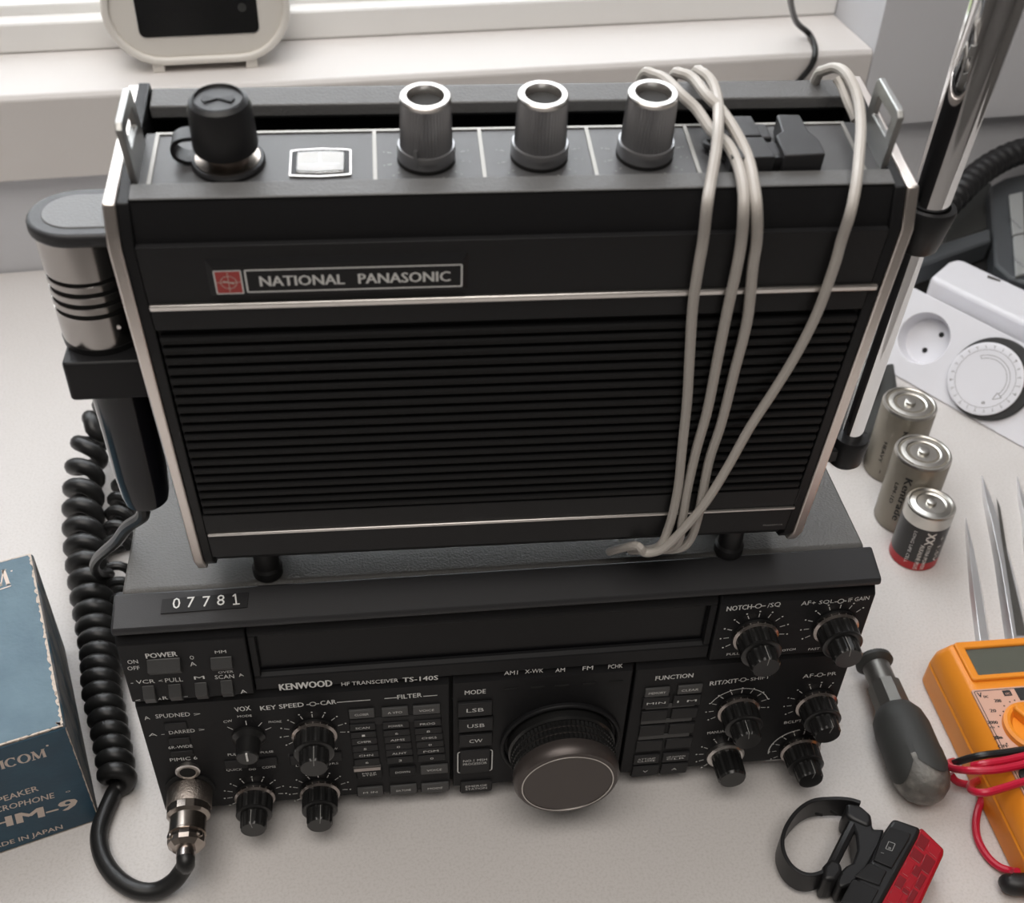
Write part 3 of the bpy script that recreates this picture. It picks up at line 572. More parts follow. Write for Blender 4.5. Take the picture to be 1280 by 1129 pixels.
# strap lugs
for sgn in (1, -1):
    X = (lambda x: x) if sgn == 1 else (lambda x: W - x)
    yz = [(-4, 285), (14, 287.8), (14.2, 302.2), (13, 303.6), (-2.6, 301.8), (-4.2, 300.2)]; hole = [(-.6, 293.6), (10.4, 294.8), (10.4, 299), (10, 299.8), (0, 298.8), (-.6, 297.8)]
    n = 6; vs = []
    for off in (0, 1.7):
        for P_ in (yz, hole):
            for y, z in P_: vs.append((X(5.7 - (z - 286) * .075 + off), y, z))
    f = []
    for i in range(n):
        j = (i + 1) % n; f += [(i, j, n + j, n + i), (2 * n + i, 3 * n + i, 3 * n + j, 2 * n + j), (i, 2 * n + i, 2 * n + j, j), (n + i, n + j, 3 * n + j, 3 * n + i)]
    B().add(vs, f).build('strap_lug', 'lug', ra, bevel=.3)
# plugs at the right of the control plate
pl = tpl([(169.6, -5.6), (180.4, -5.2), (180.4, 1), (178.6, 5.2), (178.2, 12.6), (172, 12.8), (171.6, 5.4), (169.4, 3.4)], .3, 6).build('plug_cap', 'hood', ra, bevel=.4)
tpl([(171, -4), (178, -4), (178, 2), (171, 2)], 0, .4).build('plug_base', 'deep', pl)
p2 = tpl([(156, 4.2), (166.0, 4.0), (165.2, 13), (156, 13.2)], .3, 5.6).build('plug_cap', 'hood', ra, bevel=.3)
tpl([(156, -5.4), (167.4, -5.2), (166.2, 3.7), (156, 3.9)], .3, 5.4).build('plug_front', 'hood', p2, bevel=.3)
tpl([(165.8, 5), (169.2, 4.6), (169, 11), (165.4, 11.6)], .3, 4.4).build('plug_tab', 'hood', p2, bevel=.5)
tpl([(166.8, -3.2), (170.2, -3), (169.6, 3), (166.4, 3)], .3, 4.4).build('plug_tab', 'hood', p2, bevel=.5)
B().lathe([(2.2, 0), (2.2, 1.2), (1.7, 1.5)], topat(168.6, -3.1) + TN * 2.4, (0, -1, -.14), 20).build('plug_screw', 'button', p2)
B().tube(cr([topat(153, 8) + TN * 1, topat(152, 5) + TN * 2.2, topat(155, 2) + TN * 2, topat(158, -3) + TN * 1.4], 5), 1.0, 8).build('lever', 'rubber', p2)
# telescopic aerial on the right side
aa = V((221.6, 20, 160)); ab = V((228.4, 20, 321)); ad = (ab - aa).normalized()
at = lambda z: aa + ad * ((z - aa.z) / ad.z)
an = B().lathe([(3.5, 0), (3.5, 80)], at(171), ad, 48).build('telescopic_aerial', 'chrome', ra)
B().lathe([(5.6, 0), (6.9, 64), (7.4, 110), (7.4, 240), (6, 241)], at(257), ad, 64).build('upper_tube', 'chrome', an)
B().lathe([(5.6, 0), (6.4, 1), (8.3, 13.4), (7.9, 14.4), (6.4, 14.6), (6.2, 12)], at(247.5), ad, 48).build('pivot_cup', 'rubber', an)
B().lathe([(4.6, 0), (6.0, 1.6), (6.5, 11), (6.0, 12), (3.8, 12)], at(162), ad, 48).build('foot_cup', 'rubber', an)
B().box(203.8, 222, 15, 25, 251, 257).build('bracket', 'rubber', an, bevel=1); B().box(203.8, 218, 16, 24, 165, 171).build('bracket', 'rubber', an, bevel=1)

# ================================================================ MICROPHONE hanging on the left side
mi = empty('hand_microphone', 'steel ringed handheld microphone clipped to the left side of the radio', 'microphone')
cx, cy = 16.2, 18.0
cap = [(31.0, cy - 13), (cx, cy - 13)] + [(cx - 13 * math.sin(math.pi * i / 16), cy - 13 * math.cos(math.pi * i / 16)) for i in range(1, 16)] + [(cx, cy + 13), (30.5, cy + 13)]
B().prism(cap, 265, 269, 2).build('cap', 'hood', mi, bevel=1.2, seg=3)
cap2 = [(31.0, cy - 9), (cx, cy - 9)] + [(cx - 9 * math.sin(math.pi * i / 16), cy - 9 * math.cos(math.pi * i / 16)) for i in range(1, 16)] + [(cx, cy + 9), (30.5, cy + 9)]
B().prism(cap2, 268.6, 269.3, 2).build('cap_pad', 'grain', mi, bevel=.4)
def ml(z0, z1, r0, r1, name, m, sm=32): return B().lathe([(r0, z0), (r1, z1)], (cx, cy, 0), (0, 0, 1), 64).build(name, m, mi)
ml(253.6, 265.2, 11.6, 12.0, 'steel_barrel', 'brushedtube')
for i in range(4):
    z = 253.6 - i * 3.5; B().lathe([(11.0, z - 1.3), (11.0, z)], (cx, cy, 0), (0, 0, 1), 64).build('black_ring', 'deep', mi)
    if i < 3: B().lathe([(11.4, z - 3.5), (11.55, z - 3.3), (11.55, z - 1.5), (11.4, z - 1.3)], (cx, cy, 0), (0, 0, 1), 64).build('steel_ring', 'brushedtube', mi)
ml(231.5, 241.8, 11.3, 11.5, 'steel_barrel', 'brushedtube'); ml(229.5, 231.6, 11.3, 11.5, 'black_ring', 'rubber')
B().prism(rrect(6.2, 30.6, 3.6, 20, 1.5, 3), 216.5, 229.6, 2).build('clip_block', 'black', mi, bevel=.8)
B().lathe([(2.5, 162.6), (5.2, 163.2), (6.9, 165), (7.6, 168.5), (8.2, 178), (9.6, 222)], (15.4, cy, 0), (0.01, 0, 1), 64).build('tapered_handle', 'gloss', mi)
p = Print((1, 0, 0), (0, 0, 1), .0); p.disc((cx + 6.6, cy - 11.5 * .82 - .2, 238), .7); p.build('rivet', 'alu', mi)
# its cord: a thin coil behind the transceiver's corner
c2 = [P0(u, v, z) for u, v, z in ((149, 716, 8), (152, 740, 8), (160, 775, 8), (171, 815, 8))]
c3 = [P0(u, v, z) for u, v, z in ((151, 722, 9), (146, 690, 9), (149, 660, 9), (155, 630, 9), (164, 600, 9), (180, 570, 9))]
pth = [V((15, cy, 164)), V((14.5, cy, 157))] + [P0(u, v, z) for u, v, z in ((160, 658, 143), (146, 676, 120), (131, 689, 92), (121, 699, 64), (118, 709, 40), (124, 718, 22), (138, 718, 14))]
hc = coil([P0(148, 712, 9), P0(150, 726, 9), P0(154, 748, 9), P0(162, 783, 9), P0(174, 825, 9)], 5.4, 10.5, 14, -1)
B().tube(cr(pth, 7) + hc[1:], 2.2, 10).build('cord', 'cordblack', mi)
sc = tag(B().tube(coil([P0(149, 688, 8.4), P0(147, 670, 8.4), P0(150, 645, 8.4), P0(156, 615, 8.4), P0(166, 590, 8.4), V((-27, 230, 8.4)), V((10, 236, 8.4))], 5.4, 10.5, 14, -1), 2.6, 10).build('thin_coiled_cord', 'cordblack'), 'thinner black coiled cord on the desk, between thick coiled cord and transceiver side', 'cord')

# ================================================================ BEIGE CORD over the radio
def on(u, v, kind, h):
    if kind == 'T': return RF @ tp(u, v, h)
    if kind == 'L': return RF @ lp(u, v, h)
    if kind == 'Y': return RF @ RP(u, v, (0, h, 0), (0, 1, 0))
    if kind == 'U': return RF @ RP(u, v, V((0, *A)) + UPm * (-h if UPm.y > 0 else h), UPm)
cr_r = 1.5
s1 = [(793, 103, 'Y', 40), (803, 96, 'Y', 35), (818, 93.5, 'Y', 31), (834, 101, 'Y', 26), (852, 119, 'T', 7), (871, 137, 'T', 5.5), (890, 164, 'T', 4), (909, 180, 'T', 4), (922, 205, 'T', 3), (929, 236, 'T', 2.2), (929.5, 265, 'L', 2.5), (927, 300, 'L', 1.6), (921, 335, 'L', 1.9), (909, 390, 'L', 1.9), (896, 454, 'L', 1.8), (884, 514, 'L', 1.8), (870, 564, 'L', 1.8), (859, 613, 'L', 1.8), (853, 649, 'L', 1.8), (845, 681, 'L', 1.8)]
s2 = [(836, 105, 'Y', 40), (841, 97, 'Y', 35), (853, 92.5, 'Y', 31), (868, 100, 'Y', 27), (884, 120, 'T', 7), (901, 137, 'T', 6), (918, 162, 'T', 5), (934, 194, 'T', 3.6), (942, 228, 'T', 2.6), (946, 262, 'L', 2.6), (946, 300, 'L', 1.8), (941, 335, 'L', 1.9), (934, 401, 'L', 1.9), (918, 465, 'L', 1.8), (902, 528, 'L', 1.8), (887, 574, 'L', 1.8), (879, 613, 'L', 1.8), (872, 649, 'L', 1.8), (863, 674, 'L', 1.6), (848, 686, 'L', 1)]
s3 = [(862, 102, 'Y', 41), (868, 94, 'Y', 36), (878, 91.5, 'Y', 32), (890, 103, 'Y', 27), (897, 125, 'Y', 18), (898, 156, 'T', 7.6), (895, 190, 'T', 5.5), (888, 230, 'T', 3), (884, 256, 'L', 2.8), (879, 300, 'L', 1.6), (873, 335, 'L', 1.9), (866, 383, 'L', 1.9), (862, 447, 'L', 1.8), (859, 500, 'L', 1.8), (853, 557, 'L', 1.8), (847, 613, 'L', 1.8), (836, 659, 'L', 1.8), (822, 684, 'L', 1.8)]
s4 = [(1019, 105, 'Y', 38), (1021, 97, 'Y', 34), (1031, 88, 'Y', 31), (1046, 85, 'Y', 28), (1060, 95, 'Y', 22), (1072, 122, 'Y', 14), (1076, 156, 'T', 6), (1074, 194, 'T', 4), (1070, 231, 'T', 2.2), (1063, 266, 'L', 2.6), (1052, 300, 'L', 1.6), (1043, 332, 'L', 1.8), (1022, 390, 'L', 1.9), (997, 440, 'L', 2), (969, 486, 'L', 2.4), (937, 535, 'L', 3), (909, 585, 'L', 4.0), (880, 631, 'L', 4.8), (849, 667, 'L', 4.6), (827, 687, 'L', 4.4), (806, 691, 'L', 3), (795, 682, 'L', 2)]
kb = B()
for st in (s1, s2, s3, s4):
    P_ = [on(*q) for q in st]; fst = P_[0]; P_ = [RF @ V((*(RI @ fst).xy[:1], 41.8, 262)), RF @ V((*(RI @ fst).xy[:1], 42, 278))] + P_[1:]
    l_ = RI @ P_[-1]; P_.append(RF @ V((l_.x - 6, 10, 133))); kb.tube(cr(P_, 6), cr_r if st is not s4 else 1.45, 10)
kb.tube(cr([RF @ RP(1046, 98, (0, 24, 0), (0, 1, 0)), RF @ RP(1052, 108, (0, 22, 0), (0, 1, 0)), RF @ RP(1060, 128, (0, 17, 0), (0, 1, 0)), RF @ RP(1070, 150, (0, 12, 0), (0, 1, 0))], 6), 1.3, 8)
tag(kb.build('draped_cable', 'cord'), 'light grey-beige cord draped in loops over the front of the portable radio', 'cable')

# ================================================================ SPEAKER MICROPHONE BOX
th = math.radians(17.5); bx = V((math.cos(th), math.sin(th), 0)); by = V((-math.sin(th), math.cos(th), 0))
BF = fr((-28, 6.5, 0), bx, by, (0, 0, 1)); HB = 63.3; DB = 96.5; WB = 120
bo = empty('cardboard_box', 'worn blue cardboard speaker microphone box with cream lettering', 'box', BF)
B().box(-WB, 0, .4, DB, 0, HB - .4).build('carton', 'boxside', bo, bevel=1)
B().box(-WB + .5, -1.0, .8, DB - .8, HB - 1, HB).build('top_flap', 'boxtop', bo, bevel=.5)
B().box(-WB + .2, -.4, 0, .8, .6, HB - 1.2).build('front_panel', 'boxfront', bo, bevel=.3)
wr = B(); random.seed(3)
def worn(p, q, n, amp, nrm1, nrm2):
    """ragged worn card edge lying on the box edge"""
    p = V(p); q = V(q); N = n; vs = []; n1 = V(nrm1); n2 = V(nrm2); up = n1.normalized() * .12 + n2.normalized() * .12
    for i in range(N + 1):
        c_ = p.lerp(q, i / N); a = amp * random.uniform(.25, 1) * (1 if random.random() > .12 else .1); b_ = amp * random.uniform(.1, .8)
        vs += [c_ - n2.normalized() * a + n1.normalized() * .15, c_ + up, c_ - n1.normalized() * b_ + n2.normalized() * .15]
    f = []
    for i in range(N):
        for k in range(2): f.append((3 * i + k, 3 * i + k + 1, 3 * i + k + 4, 3 * i + k + 3))
    wr.add(vs, f)
worn((-.9, 1.5, HB), (-.9, DB - 1, HB), 90, 1.3, (0, 0, 1), (1, 0, 0)); worn((-WB, .6, HB - .2), (-1, .6, HB - .2), 110, 1.2, (0, 0, 1), (0, -1, 0))
worn((-.3, .2, .5), (-.3, .2, HB - 1), 60, .35, (0, -1, 0), (1, 0, 0)); worn((-WB, .1, .4), (-.4, .1, .4), 90, .3, (0, -1, 0), (0, 0, -1)); worn((-WB, DB - .6, HB), (-1, DB - .6, HB), 80, .6, (0, 0, 1), (0, 1, 0))
for i in range(14):
    wr.add([(-1 - random.uniform(0, 2.4), random.uniform(.5, 3.2), HB + .1) for _ in range(3)], [(0, 1, 2)])
wr.build('worn_edges', 'worn', bo, smooth=0)
BI = BF.inverted()
bf = lambda u, v: BI @ PL(u, v, BF @ V((0, 0, 0)), by)
bt = lambda u, v: BI @ AX(u, v, 2, HB)
p = Print((1, 0, 0), (0, 0, 1), .1)
p.text('SPEAKER', bf(-9, 1006), bf(48.5, 988), 3.3, bold=.06); p.text('MICROPHONE', bf(-20, 1020), bf(68, 997), 3.3, bold=.06)
p.text('HM-9', bf(-14, 1039.5), bf(96.5, 1009), 6.4, bold=.55); p.text('MADE IN JAPAN', bf(-17, 1064), bf(78.5, 1035.5), 2.7, bold=.06)
p.text('o', bf(82, 991), bf(88, 989.5), 1.3)
def serif(P_, word, p0, p1, h, up=V((0, 0, 1)), w_=.62):
    """roman capitals I C O M from strokes and serifs"""
    p0 = V(p0); d = (V(p1) - p0); L = d.length; d.normalize(); u = P_.n.cross(d); x = 0; adv = {'I': .42, 'C': 1.0, 'O': 1.05, 'M': 1.25}; tot = sum(adv[c] for c in word); k = L / tot
    Q = lambda a, b: p0 + d * a + u * b * h
    for c in word:
        a = adv[c] * k; m_ = x + a / 2
        if c == 'I': P_.line(Q(m_, 0), Q(m_, 1), w_ * 1.3); P_.line(Q(x + a * .1, .03), Q(x + a * .9, .03), w_ * .4); P_.line(Q(x + a * .1, .97), Q(x + a * .9, .97), w_ * .4)
        if c in 'CO':
            r0, r1 = (45, 315) if c == 'C' else (0, 360); prev = None
            for i in range(25):
                t = math.radians(r0 + (r1 - r0) * i / 24); q = Q(m_ + a * .40 * math.cos(t), .5 + .48 * math.sin(t)); 
                if prev is not None: P_.line(prev, q, w_ * (.55 + .65 * abs(math.cos(t))))
                prev = q
            if c == 'C': P_.line(Q(m_ + a * .3, .98), Q(m_ + a * .3, .68), w_ * .4)
        if c == 'M':
            for a0, b0, a1, b1, ww in ((.14, 0, .2, 1, .5), (.18, 1, .5, .05, 1.2), (.5, .05, .82, 1, .45), (.82, 1, .86, 0, 1.2)): P_.line(Q(x + a * a0, b0), Q(x + a * a1, b1), w_ * ww)
            for q0, q1, bb in ((.02, .26, .03), (.06, .26, .97), (.74, .98, .03), (.76, .96, .97)): P_.line(Q(x + a * q0, bb), Q(x + a * q1, bb), w_ * .4)
        x += a
serif(p, 'ICOM', bf(1, 962), bf(59, 945.5), 5.0, w_=.85); p.disc(bf(59, 932), .5)
p.build('front_print', 'boxprint', bo)
p = Print((1, 0, 0), (0, 1, 0), .12); serif(p, 'ICOM', bt(-62, 754), bt(14, 730), 9.5, w_=1.2); p.line(bt(-62, 758), bt(14, 732.5), .6); p.disc(bt(14.5, 714), .4); p.build('top_print', 'boxprint', bo)

# ================================================================ BATTERIES
def cell(x, y, r, h, kind, label, words):
    e = empty('battery', label, 'battery', Matrix.Translation((x, y, 0)), 'loose batteries on the desk')
    if kind == 0:
        B().lathe([(r - .8, 0), (r, 1), (r, h - 1.2), (r - .4, h - .5)], (0, 0, 0), (0, 0, 1), 64).build('jacket', 'cell', e)
    else:
        B().lathe([(r - .6, 0), (r, .8), (r, h * .16)], (0, 0, 0), (0, 0, 1), 64).build('red_band', 'cellred', e)
        B().lathe([(r, h * .16), (r, h - 8)], (0, 0, 0), (0, 0, 1), 64).build('jacket', 'cellblack', e)
        B().lathe([(r - .02, h - 8), (r + .05, h - 7.8), (r, h - 1)], (0, 0, 0), (0, 0, 1), 64).build('steel_band', 'celltop', e)
    B().lathe([(r, h - 1.2), (r - .5, h - .1), (r - 1.4, h), (r - 2.2, h - .8), (r - 3.2, h - .5), (r * .62, h - .1), (r * .56, h - .6), (r * .3, h - .3), (r * .2, h - .3), (r * .19, h + 1.3), (r * .14, h + 1.6), (.1, h + 1.6)], (0, 0, 0), (0, 0, 1), 64).build('terminal_cap', 'celltop', e)
    # lettering wrapped round the jacket, reading upwards
    k = B()
    for t, ang, z0, L, hh, bold in words:
        vs, fs, w_ = glyphs(t)
        for dx in ((0,) if not bold else (-bold, 0, bold)):
            k.add([((r + .17) * math.cos(math.radians(ang) - (b_ / CAP * hh) / r), (r + .17) * math.sin(math.radians(ang) - (b_ / CAP * hh) / r), z0 + a_ / w_ * L + dx) if L > 0 else
                   ((r + .17) * math.cos(math.radians(ang) + (b_ / CAP * hh) / r), (r + .17) * math.sin(math.radians(ang) + (b_ / CAP * hh) / r), z0 + a_ / w_ * L + dx) for a_, b_ in vs], fs)
    k.build('lettering', 'ink' if kind == 0 else 'print', e, smooth=0)
    return e
cell(374.5, 189, 14.4, 47, 0, 'dull olive-grey battery standing farthest back beside the white timer', [('Kentrade', 244, 38, -26, 2.4, .12), ('HEAVY', 212, 27, -14, 2.0, .1), ('.', 222, 8, -2, 2.4, .3)])
cell(366.6, 150, 14.4, 46.5, 0, 'olive-grey battery with dark word down its side, middle of the three', [('Kentrade', 221, 38, -29, 3.6, .22), ('UM-1D', 203, 32, -14, 2.0, .08)])
cell(362.6, 123, 12.2, 36.5, 1, 'smaller black battery with red base and silver top band', [('X', 252, 27, -4, 4.4, .25), ('X', 252, 23, -4, 4.4, .25), ('ALKALINE PLUS', 246, 18.5, -17, 2.0, .06), ('EXTRA POWER', 262, 18.5, -17, 1.9, .06), ('LONG LIFE CELL', 222, 26, -22, 1.5, 0), ('+ 1.5V', 288, 24, -18, 2.2, .06)])

# ================================================================ STEEL HAND TOOLS
def tool(name, label, pts, wds, th, tipc=None):
    """flat tapering steel tool on the desk: centre line points, widths"""
    e = empty(name, label, 'tool', Matrix.Translation(pts[0])); k = B(); P_ = [V(p) - V(pts[0]) for p in pts]; vs = []
    for i, q in enumerate(P_):
        t = (P_[min(i + 1, len(P_) - 1)] - P_[max(i - 1, 0)]).normalized(); s_ = t.cross(V((0, 0, 1))).normalized(); w_ = wds[i] / 2; h = th[i] if isinstance(th, (list, tuple)) else th
        vs += [q - s_ * w_, q - s_ * w_ * .55 + V((0, 0, h)), q + s_ * w_ * .55 + V((0, 0, h)), q + s_ * w_]
    f = []
    for i in range(len(P_) - 1):
        for c_ in range(4): f.append((4 * i + c_, 4 * i + (c_ + 1) % 4, 4 * i + 4 + (c_ + 1) % 4, 4 * i + 4 + c_))
    f += [(3, 2, 1, 0), tuple(range(4 * len(P_) - 4, 4 * len(P_)))]
    k.add(vs, f).build('blade', 'steel', e, bevel=.15, smooth=20); return e
g = lambda u, v, z=.1: P0(u, v, z)
tool('scriber', 'short pointed steel scriber, leftmost tool above the orange meter', [g(1207, 648), g(1209, 668), g(1213, 692), g(1214.5, 700), g(1220, 740), g(1230, 812)], [.3, 2.2, 3.8, 4.6, 6.6, 7.2], [.6, 2, 3, 2, 2.2, 2.2])
t2 = tool('tweezers', 'long steel tweezers with pointed tip, between the scriber and the cut-off tool', [g(1227, 595), g(1234, 625), g(1243, 660), g(1254, 705), g(1275, 812)], [.3, 5.2, 7, 9.2, 13], [.6, 2.4, 3, 3.2, 3.2])
o_ = V(t2.location) / S
B().add([g(*q) - o_ + V((0, 0, 3.5)) for q in ((1243, 628), (1248, 640), (1257, 700), (1280, 800), (1268, 800), (1248, 668))], [(0, 1, 2, 3, 4, 5)]).build('grip_plate', 'toolgrey', t2, smooth=0)
tool('tweezers', 'steel pointed tool cut off by the right edge of the picture', [g(1271, 596), g(1276, 625), g(1283, 655), g(1289, 690), g(1312, 790)], [.3, 3.6, 5, 8, 10], [.6, 2.4, 3, 3, 3])

# ================================================================ BLACK HANDLED TOOL
ht = empty('deburring_tool', 'grey metal tool with black rubber grip and worn rounded end', 'tool')
a1 = P0(1094, 832, 12.0); a2 = P0(1143, 950, 12.0); hd = (a2 - a1); hd.z = 0; HL = hd.length; hd.normalize()
q0 = V((a1.x, a1.y, 12.2))
B().lathe([(5.5, -4), (8.3, -3), (8.6, -1), (7, .6), (5.5, 1.4)], q0, hd, 32).build('end_flange', 'tooldark', ht)
B().lathe([(6.1, 0), (6.1, 12)], q0, hd, 40).build('neck', 'toolgrey', ht)
B().lathe([(6.3, 11.4), (7.6, 12), (8.0, 26)], q0, hd, 10).build('hex_collar', 'toolgrey', ht, smooth=20)
L0 = 24; pr_ = [(5.5, L0 - .5), (8.5, L0 + 1.5), (11, L0 + 6), (12, L0 + 12), (12, L0 + 30)]
gb = B().lathe(pr_, q0, hd, 48).build('grip', 'tooldark', ht)
B().lathe([(11.9, L0 + 28), (12, L0 + 32), (11.3, L0 + 37), (9.4, L0 + 41.5), (6.4, L0 + 44.6), (3, L0 + 45.8), (.2, L0 + 46)], q0, hd, 48).build('worn_end', 'toolworn', ht)
sdv = hd.cross(V((0, 0, 1))).normalized(); upv = V((0, 0, 1))
for sg in (-1, 1):     # rubber flaps reaching over the worn end
    k = B(); vs = []; NN = 10; MM = 8
    for i in range(NN + 1):
        al = L0 + 25 + 0.0; t = i / NN
        for j in range(MM + 1):
            ph = math.radians((5 + 84 * j / MM) * sg + 24); ext = 9.5 * math.sin(math.pi * (j / MM * .9 + .08)) ** .7
            rr = 12.25; ll = L0 + 26 + (4 + ext) * t
            if ll > L0 + 32: rr = 12.25 - ((ll - L0 - 32) ** 2) * .02
            vs.append(q0 + hd * ll + (upv * math.cos(ph) + sdv * math.sin(ph)) * rr)
    f = [(i * (MM + 1) + j, i * (MM + 1) + j + 1, (i + 1) * (MM + 1) + j + 1, (i + 1) * (MM + 1) + j) for i in range(NN) for j in range(MM)]
    k.add(vs, f).build('grip_flap', 'tooldark', ht)

# ================================================================ MULTIMETER
MF = Matrix.Translation((335.0, 43.0, 0)); HM = 27
mm = empty('multimeter', 'orange handheld multimeter with grey display and test leads wrapped round it', 'multimeter', MF)
mx = lambda u, v, z=HM: MF.inverted() @ AX(u, v, 2, z)
aL = mx(1160, 824, 14).x + 1.2; yT = mx(1185, 797).y
B().prism(rrect(aL - 1.5, aL + 74, -132, yT, 5, 5), 0, 14, 2).build('back_shell', 'orange', mm, bevel=1.5)
def rring(x0, x1, y0, y1, r, z): return [(x, y, z) for x, y in rrect(x0, x1, y0, y1, r, 5)]
R_ = [rring(aL - 1.2, aL + 73.7, -131.7, yT, 5, 14.2), rring(aL - .6, aL + 73, -131, yT - .4, 5, 19), rring(aL + 3, aL + 69.5, -127, yT - 3.2, 4, HM - 1), rring(aL + 4.5, aL + 68, -125.5, yT - 4.6, 3.5, HM)]
n = len(R_[0]); scx = mx(1206, 813); scy = mx(1224, 846); 
k = B(); vs = [p_ for r_ in R_ for p_ in r_]; f = [(a_ * n + i, a_ * n + (i + 1) % n, (a_ + 1) * n + (i + 1) % n, (a_ + 1) * n + i) for a_ in range(3) for i in range(n)]
f.append(tuple(range(3 * n, 4 * n))); k.add(vs, f).build('front_shell', 'orange', mm, smooth=40)
sx0, sx1 = scx.x, aL + 62; sy1, sy0 = scx.y, scy.y
B().ring(rrect(sx0 - 4.2, sx1 + 4, sy0 - 2.6, sy1 + 3.8, 1.5, 4), rrect(sx0 - .3, sx1, sy0, sy1, .4, 4), HM - .5, HM + 1.5).build('display_frame', 'orange', mm, bevel=.7)
B().box(sx0 - 1, sx1 + 1, sy0 - 1, sy1 + 1, HM - .5, HM + .25).build('display', 'lcd', mm)
lx0 = mx(1215, 866).x; ly1 = mx(1215, 863).y
lb = B().prism(rrect(lx0, aL + 64, -112, ly1, 1, 3), HM - .5, HM + .2, 2).build('label_panel', 'pink', mm)
p = Print((1, 0, 0), (0, 1, 0), .26); q = V((0, 0, HM))
p.poly([V((x, y, HM)) for x, y in rrect(lx0 + .9, aL + 63, -111, ly1 - .9, .8, 3)], .35)
def mt_(t, u, v, u2, v2, h): p.text(t, mx(u, v), mx(u2, v2), h, bold=.1)
mt_('V', 1223, 872.5, 1228.5, 872.5, 2.6); mt_('DC', 1230, 873, 1235.5, 873, 1.2); mt_('200', 1243.5, 878.5, 1252, 878.5, 1.6); mt_('20', 1238, 891, 1245.5, 891, 1.6); mt_('2000', 1235, 905.5, 1247.5, 905.5, 1.5); mt_('m', 1238, 911, 1243, 911, 1.2); mt_('200m', 1243, 925, 1253, 924, 1.6); mt_('OFF', 1248, 935.5, 1261, 935, 1.4)
for u, v in ((1262, 878), (1268, 876), (1255, 883), (1254, 890), (1250, 895), (1248, 909), (1252.5, 923), (1258, 930)): c_ = mx(u, v); p.disc(c_, .4, 6)
p.build('label_print', 'ink', lb)
c1 = mx(1252, 864); c2_ = mx(1265.5, 870)
B().box(c1.x, c2_.x, c2_.y, c1.y, HM + .1, HM + .35).build('printed_block', 'ink', lb); p = Print((1, 0, 0), (0, 1, 0), .4); p.text('V/AC', V((c1.x + .6, c2_.y + .5, HM)), V((c2_.x - .6, c2_.y + .5, HM)), 1.2); p.build('block_print', 'pink', lb)
c1 = mx(1267, 861); B().box(c1.x, c1.x + 14, c1.y - 6.5, c1.y - .1, HM + .1, HM + .33).build('printed_block', 'ink', lb)
kc_ = mx(1290, 912); kr = (kc_ - mx(1254, 912)).length
kn = B().lathe([(kr, HM), (kr, HM + 2.6), (kr - 1.2, HM + 3.4), (kr - 2.6, HM + 3.2), (kr - 4, HM + 1.2), (.1, HM + 1.2)], (kc_.x, kc_.y, 0), (0, 0, 1), 64).build('range_dial', 'orange', mm)
B().prism(rrect(-kr + 2, kr - 2, -2.2, 2.2, 2, 4), HM + 1, HM + 6, 2).xf(Matrix.Translation((kc_.x, kc_.y, 0)) @ Matrix.Rotation(math.radians(118), 4, 'Z')).build('dial_grip', 'orange', kn, bevel=.8)
bh = mx(1289, 972); B().lathe([(5, HM), (5, HM + 1.4), (3.4, HM + 1.6), (3.2, HM + .4)], (bh.x, bh.y, 0), (0, 0, 1), 32).build('socket', 'ink', mm)
# wrapped leads
ld = empty('test_leads', 'red and black test leads wound round the orange multimeter', 'cable')
bl = [P0(1195, 960, 6), P0(1188, 957, 12), P0(1202, 951, 22), P0(1225, 945, 29), P0(1255, 941, 29.6), P0(1290, 936, 29.8), P0(1340, 927, 29.8), P0(1380, 925, 24), P0(1392, 930, 10)]
B().tube(cr(bl, 7), 1.55, 10).build('black_lead', 'cordblack', ld)
rl = [[P0(1215, 958, 27), P0(1230, 955, 30), P0(1260, 950, 30.5), P0(1300, 941, 30.2), P0(1350, 934, 29), P0(1385, 934, 18)],
      [P0(1192, 952, 12), P0(1187, 954, 15), P0(1190, 960, 20), P0(1208, 963, 28.5), P0(1240, 963, 31), P0(1270, 958, 31), P0(1300, 950, 31), P0(1350, 942, 30), P0(1388, 940, 16)],
      [P0(1188, 968, 5), P0(1196, 977, 3), P0(1212, 981, 3), P0(1228, 979, 4)],
      [P0(1222, 976, 8), P0(1213, 982, 18), P0(1216, 989, 26), P0(1232, 991, 29.5), P0(1258, 984, 29.5), P0(1285, 976, 29.5), P0(1340, 966, 29.5), P0(1385, 962, 16)],
      [P0(1236, 985, 8), P0(1226, 1003, 3), P0(1220, 1026, 2), P0(1222, 1048, 2), P0(1233, 1069, 2), P0(1248, 1083, 2.5), P0(1264, 1089, 4), P0(1272, 1090, 7)]]
for r_ in rl: B().tube(cr(r_, 7), 1.6, 10).build('red_lead', 'lead', ld)
pb = [P0(1258, 1098, 5), P0(1262, 1104, 5.5), P0(1275, 1106, 6), P0(1300, 1104, 6), P0(1340, 1098, 6)]
B().tube(cr(pb, 6), lambda t: 3.0 + 1.4 * min(1, t * 4), 12).build('probe_handle', 'rubber', ld)

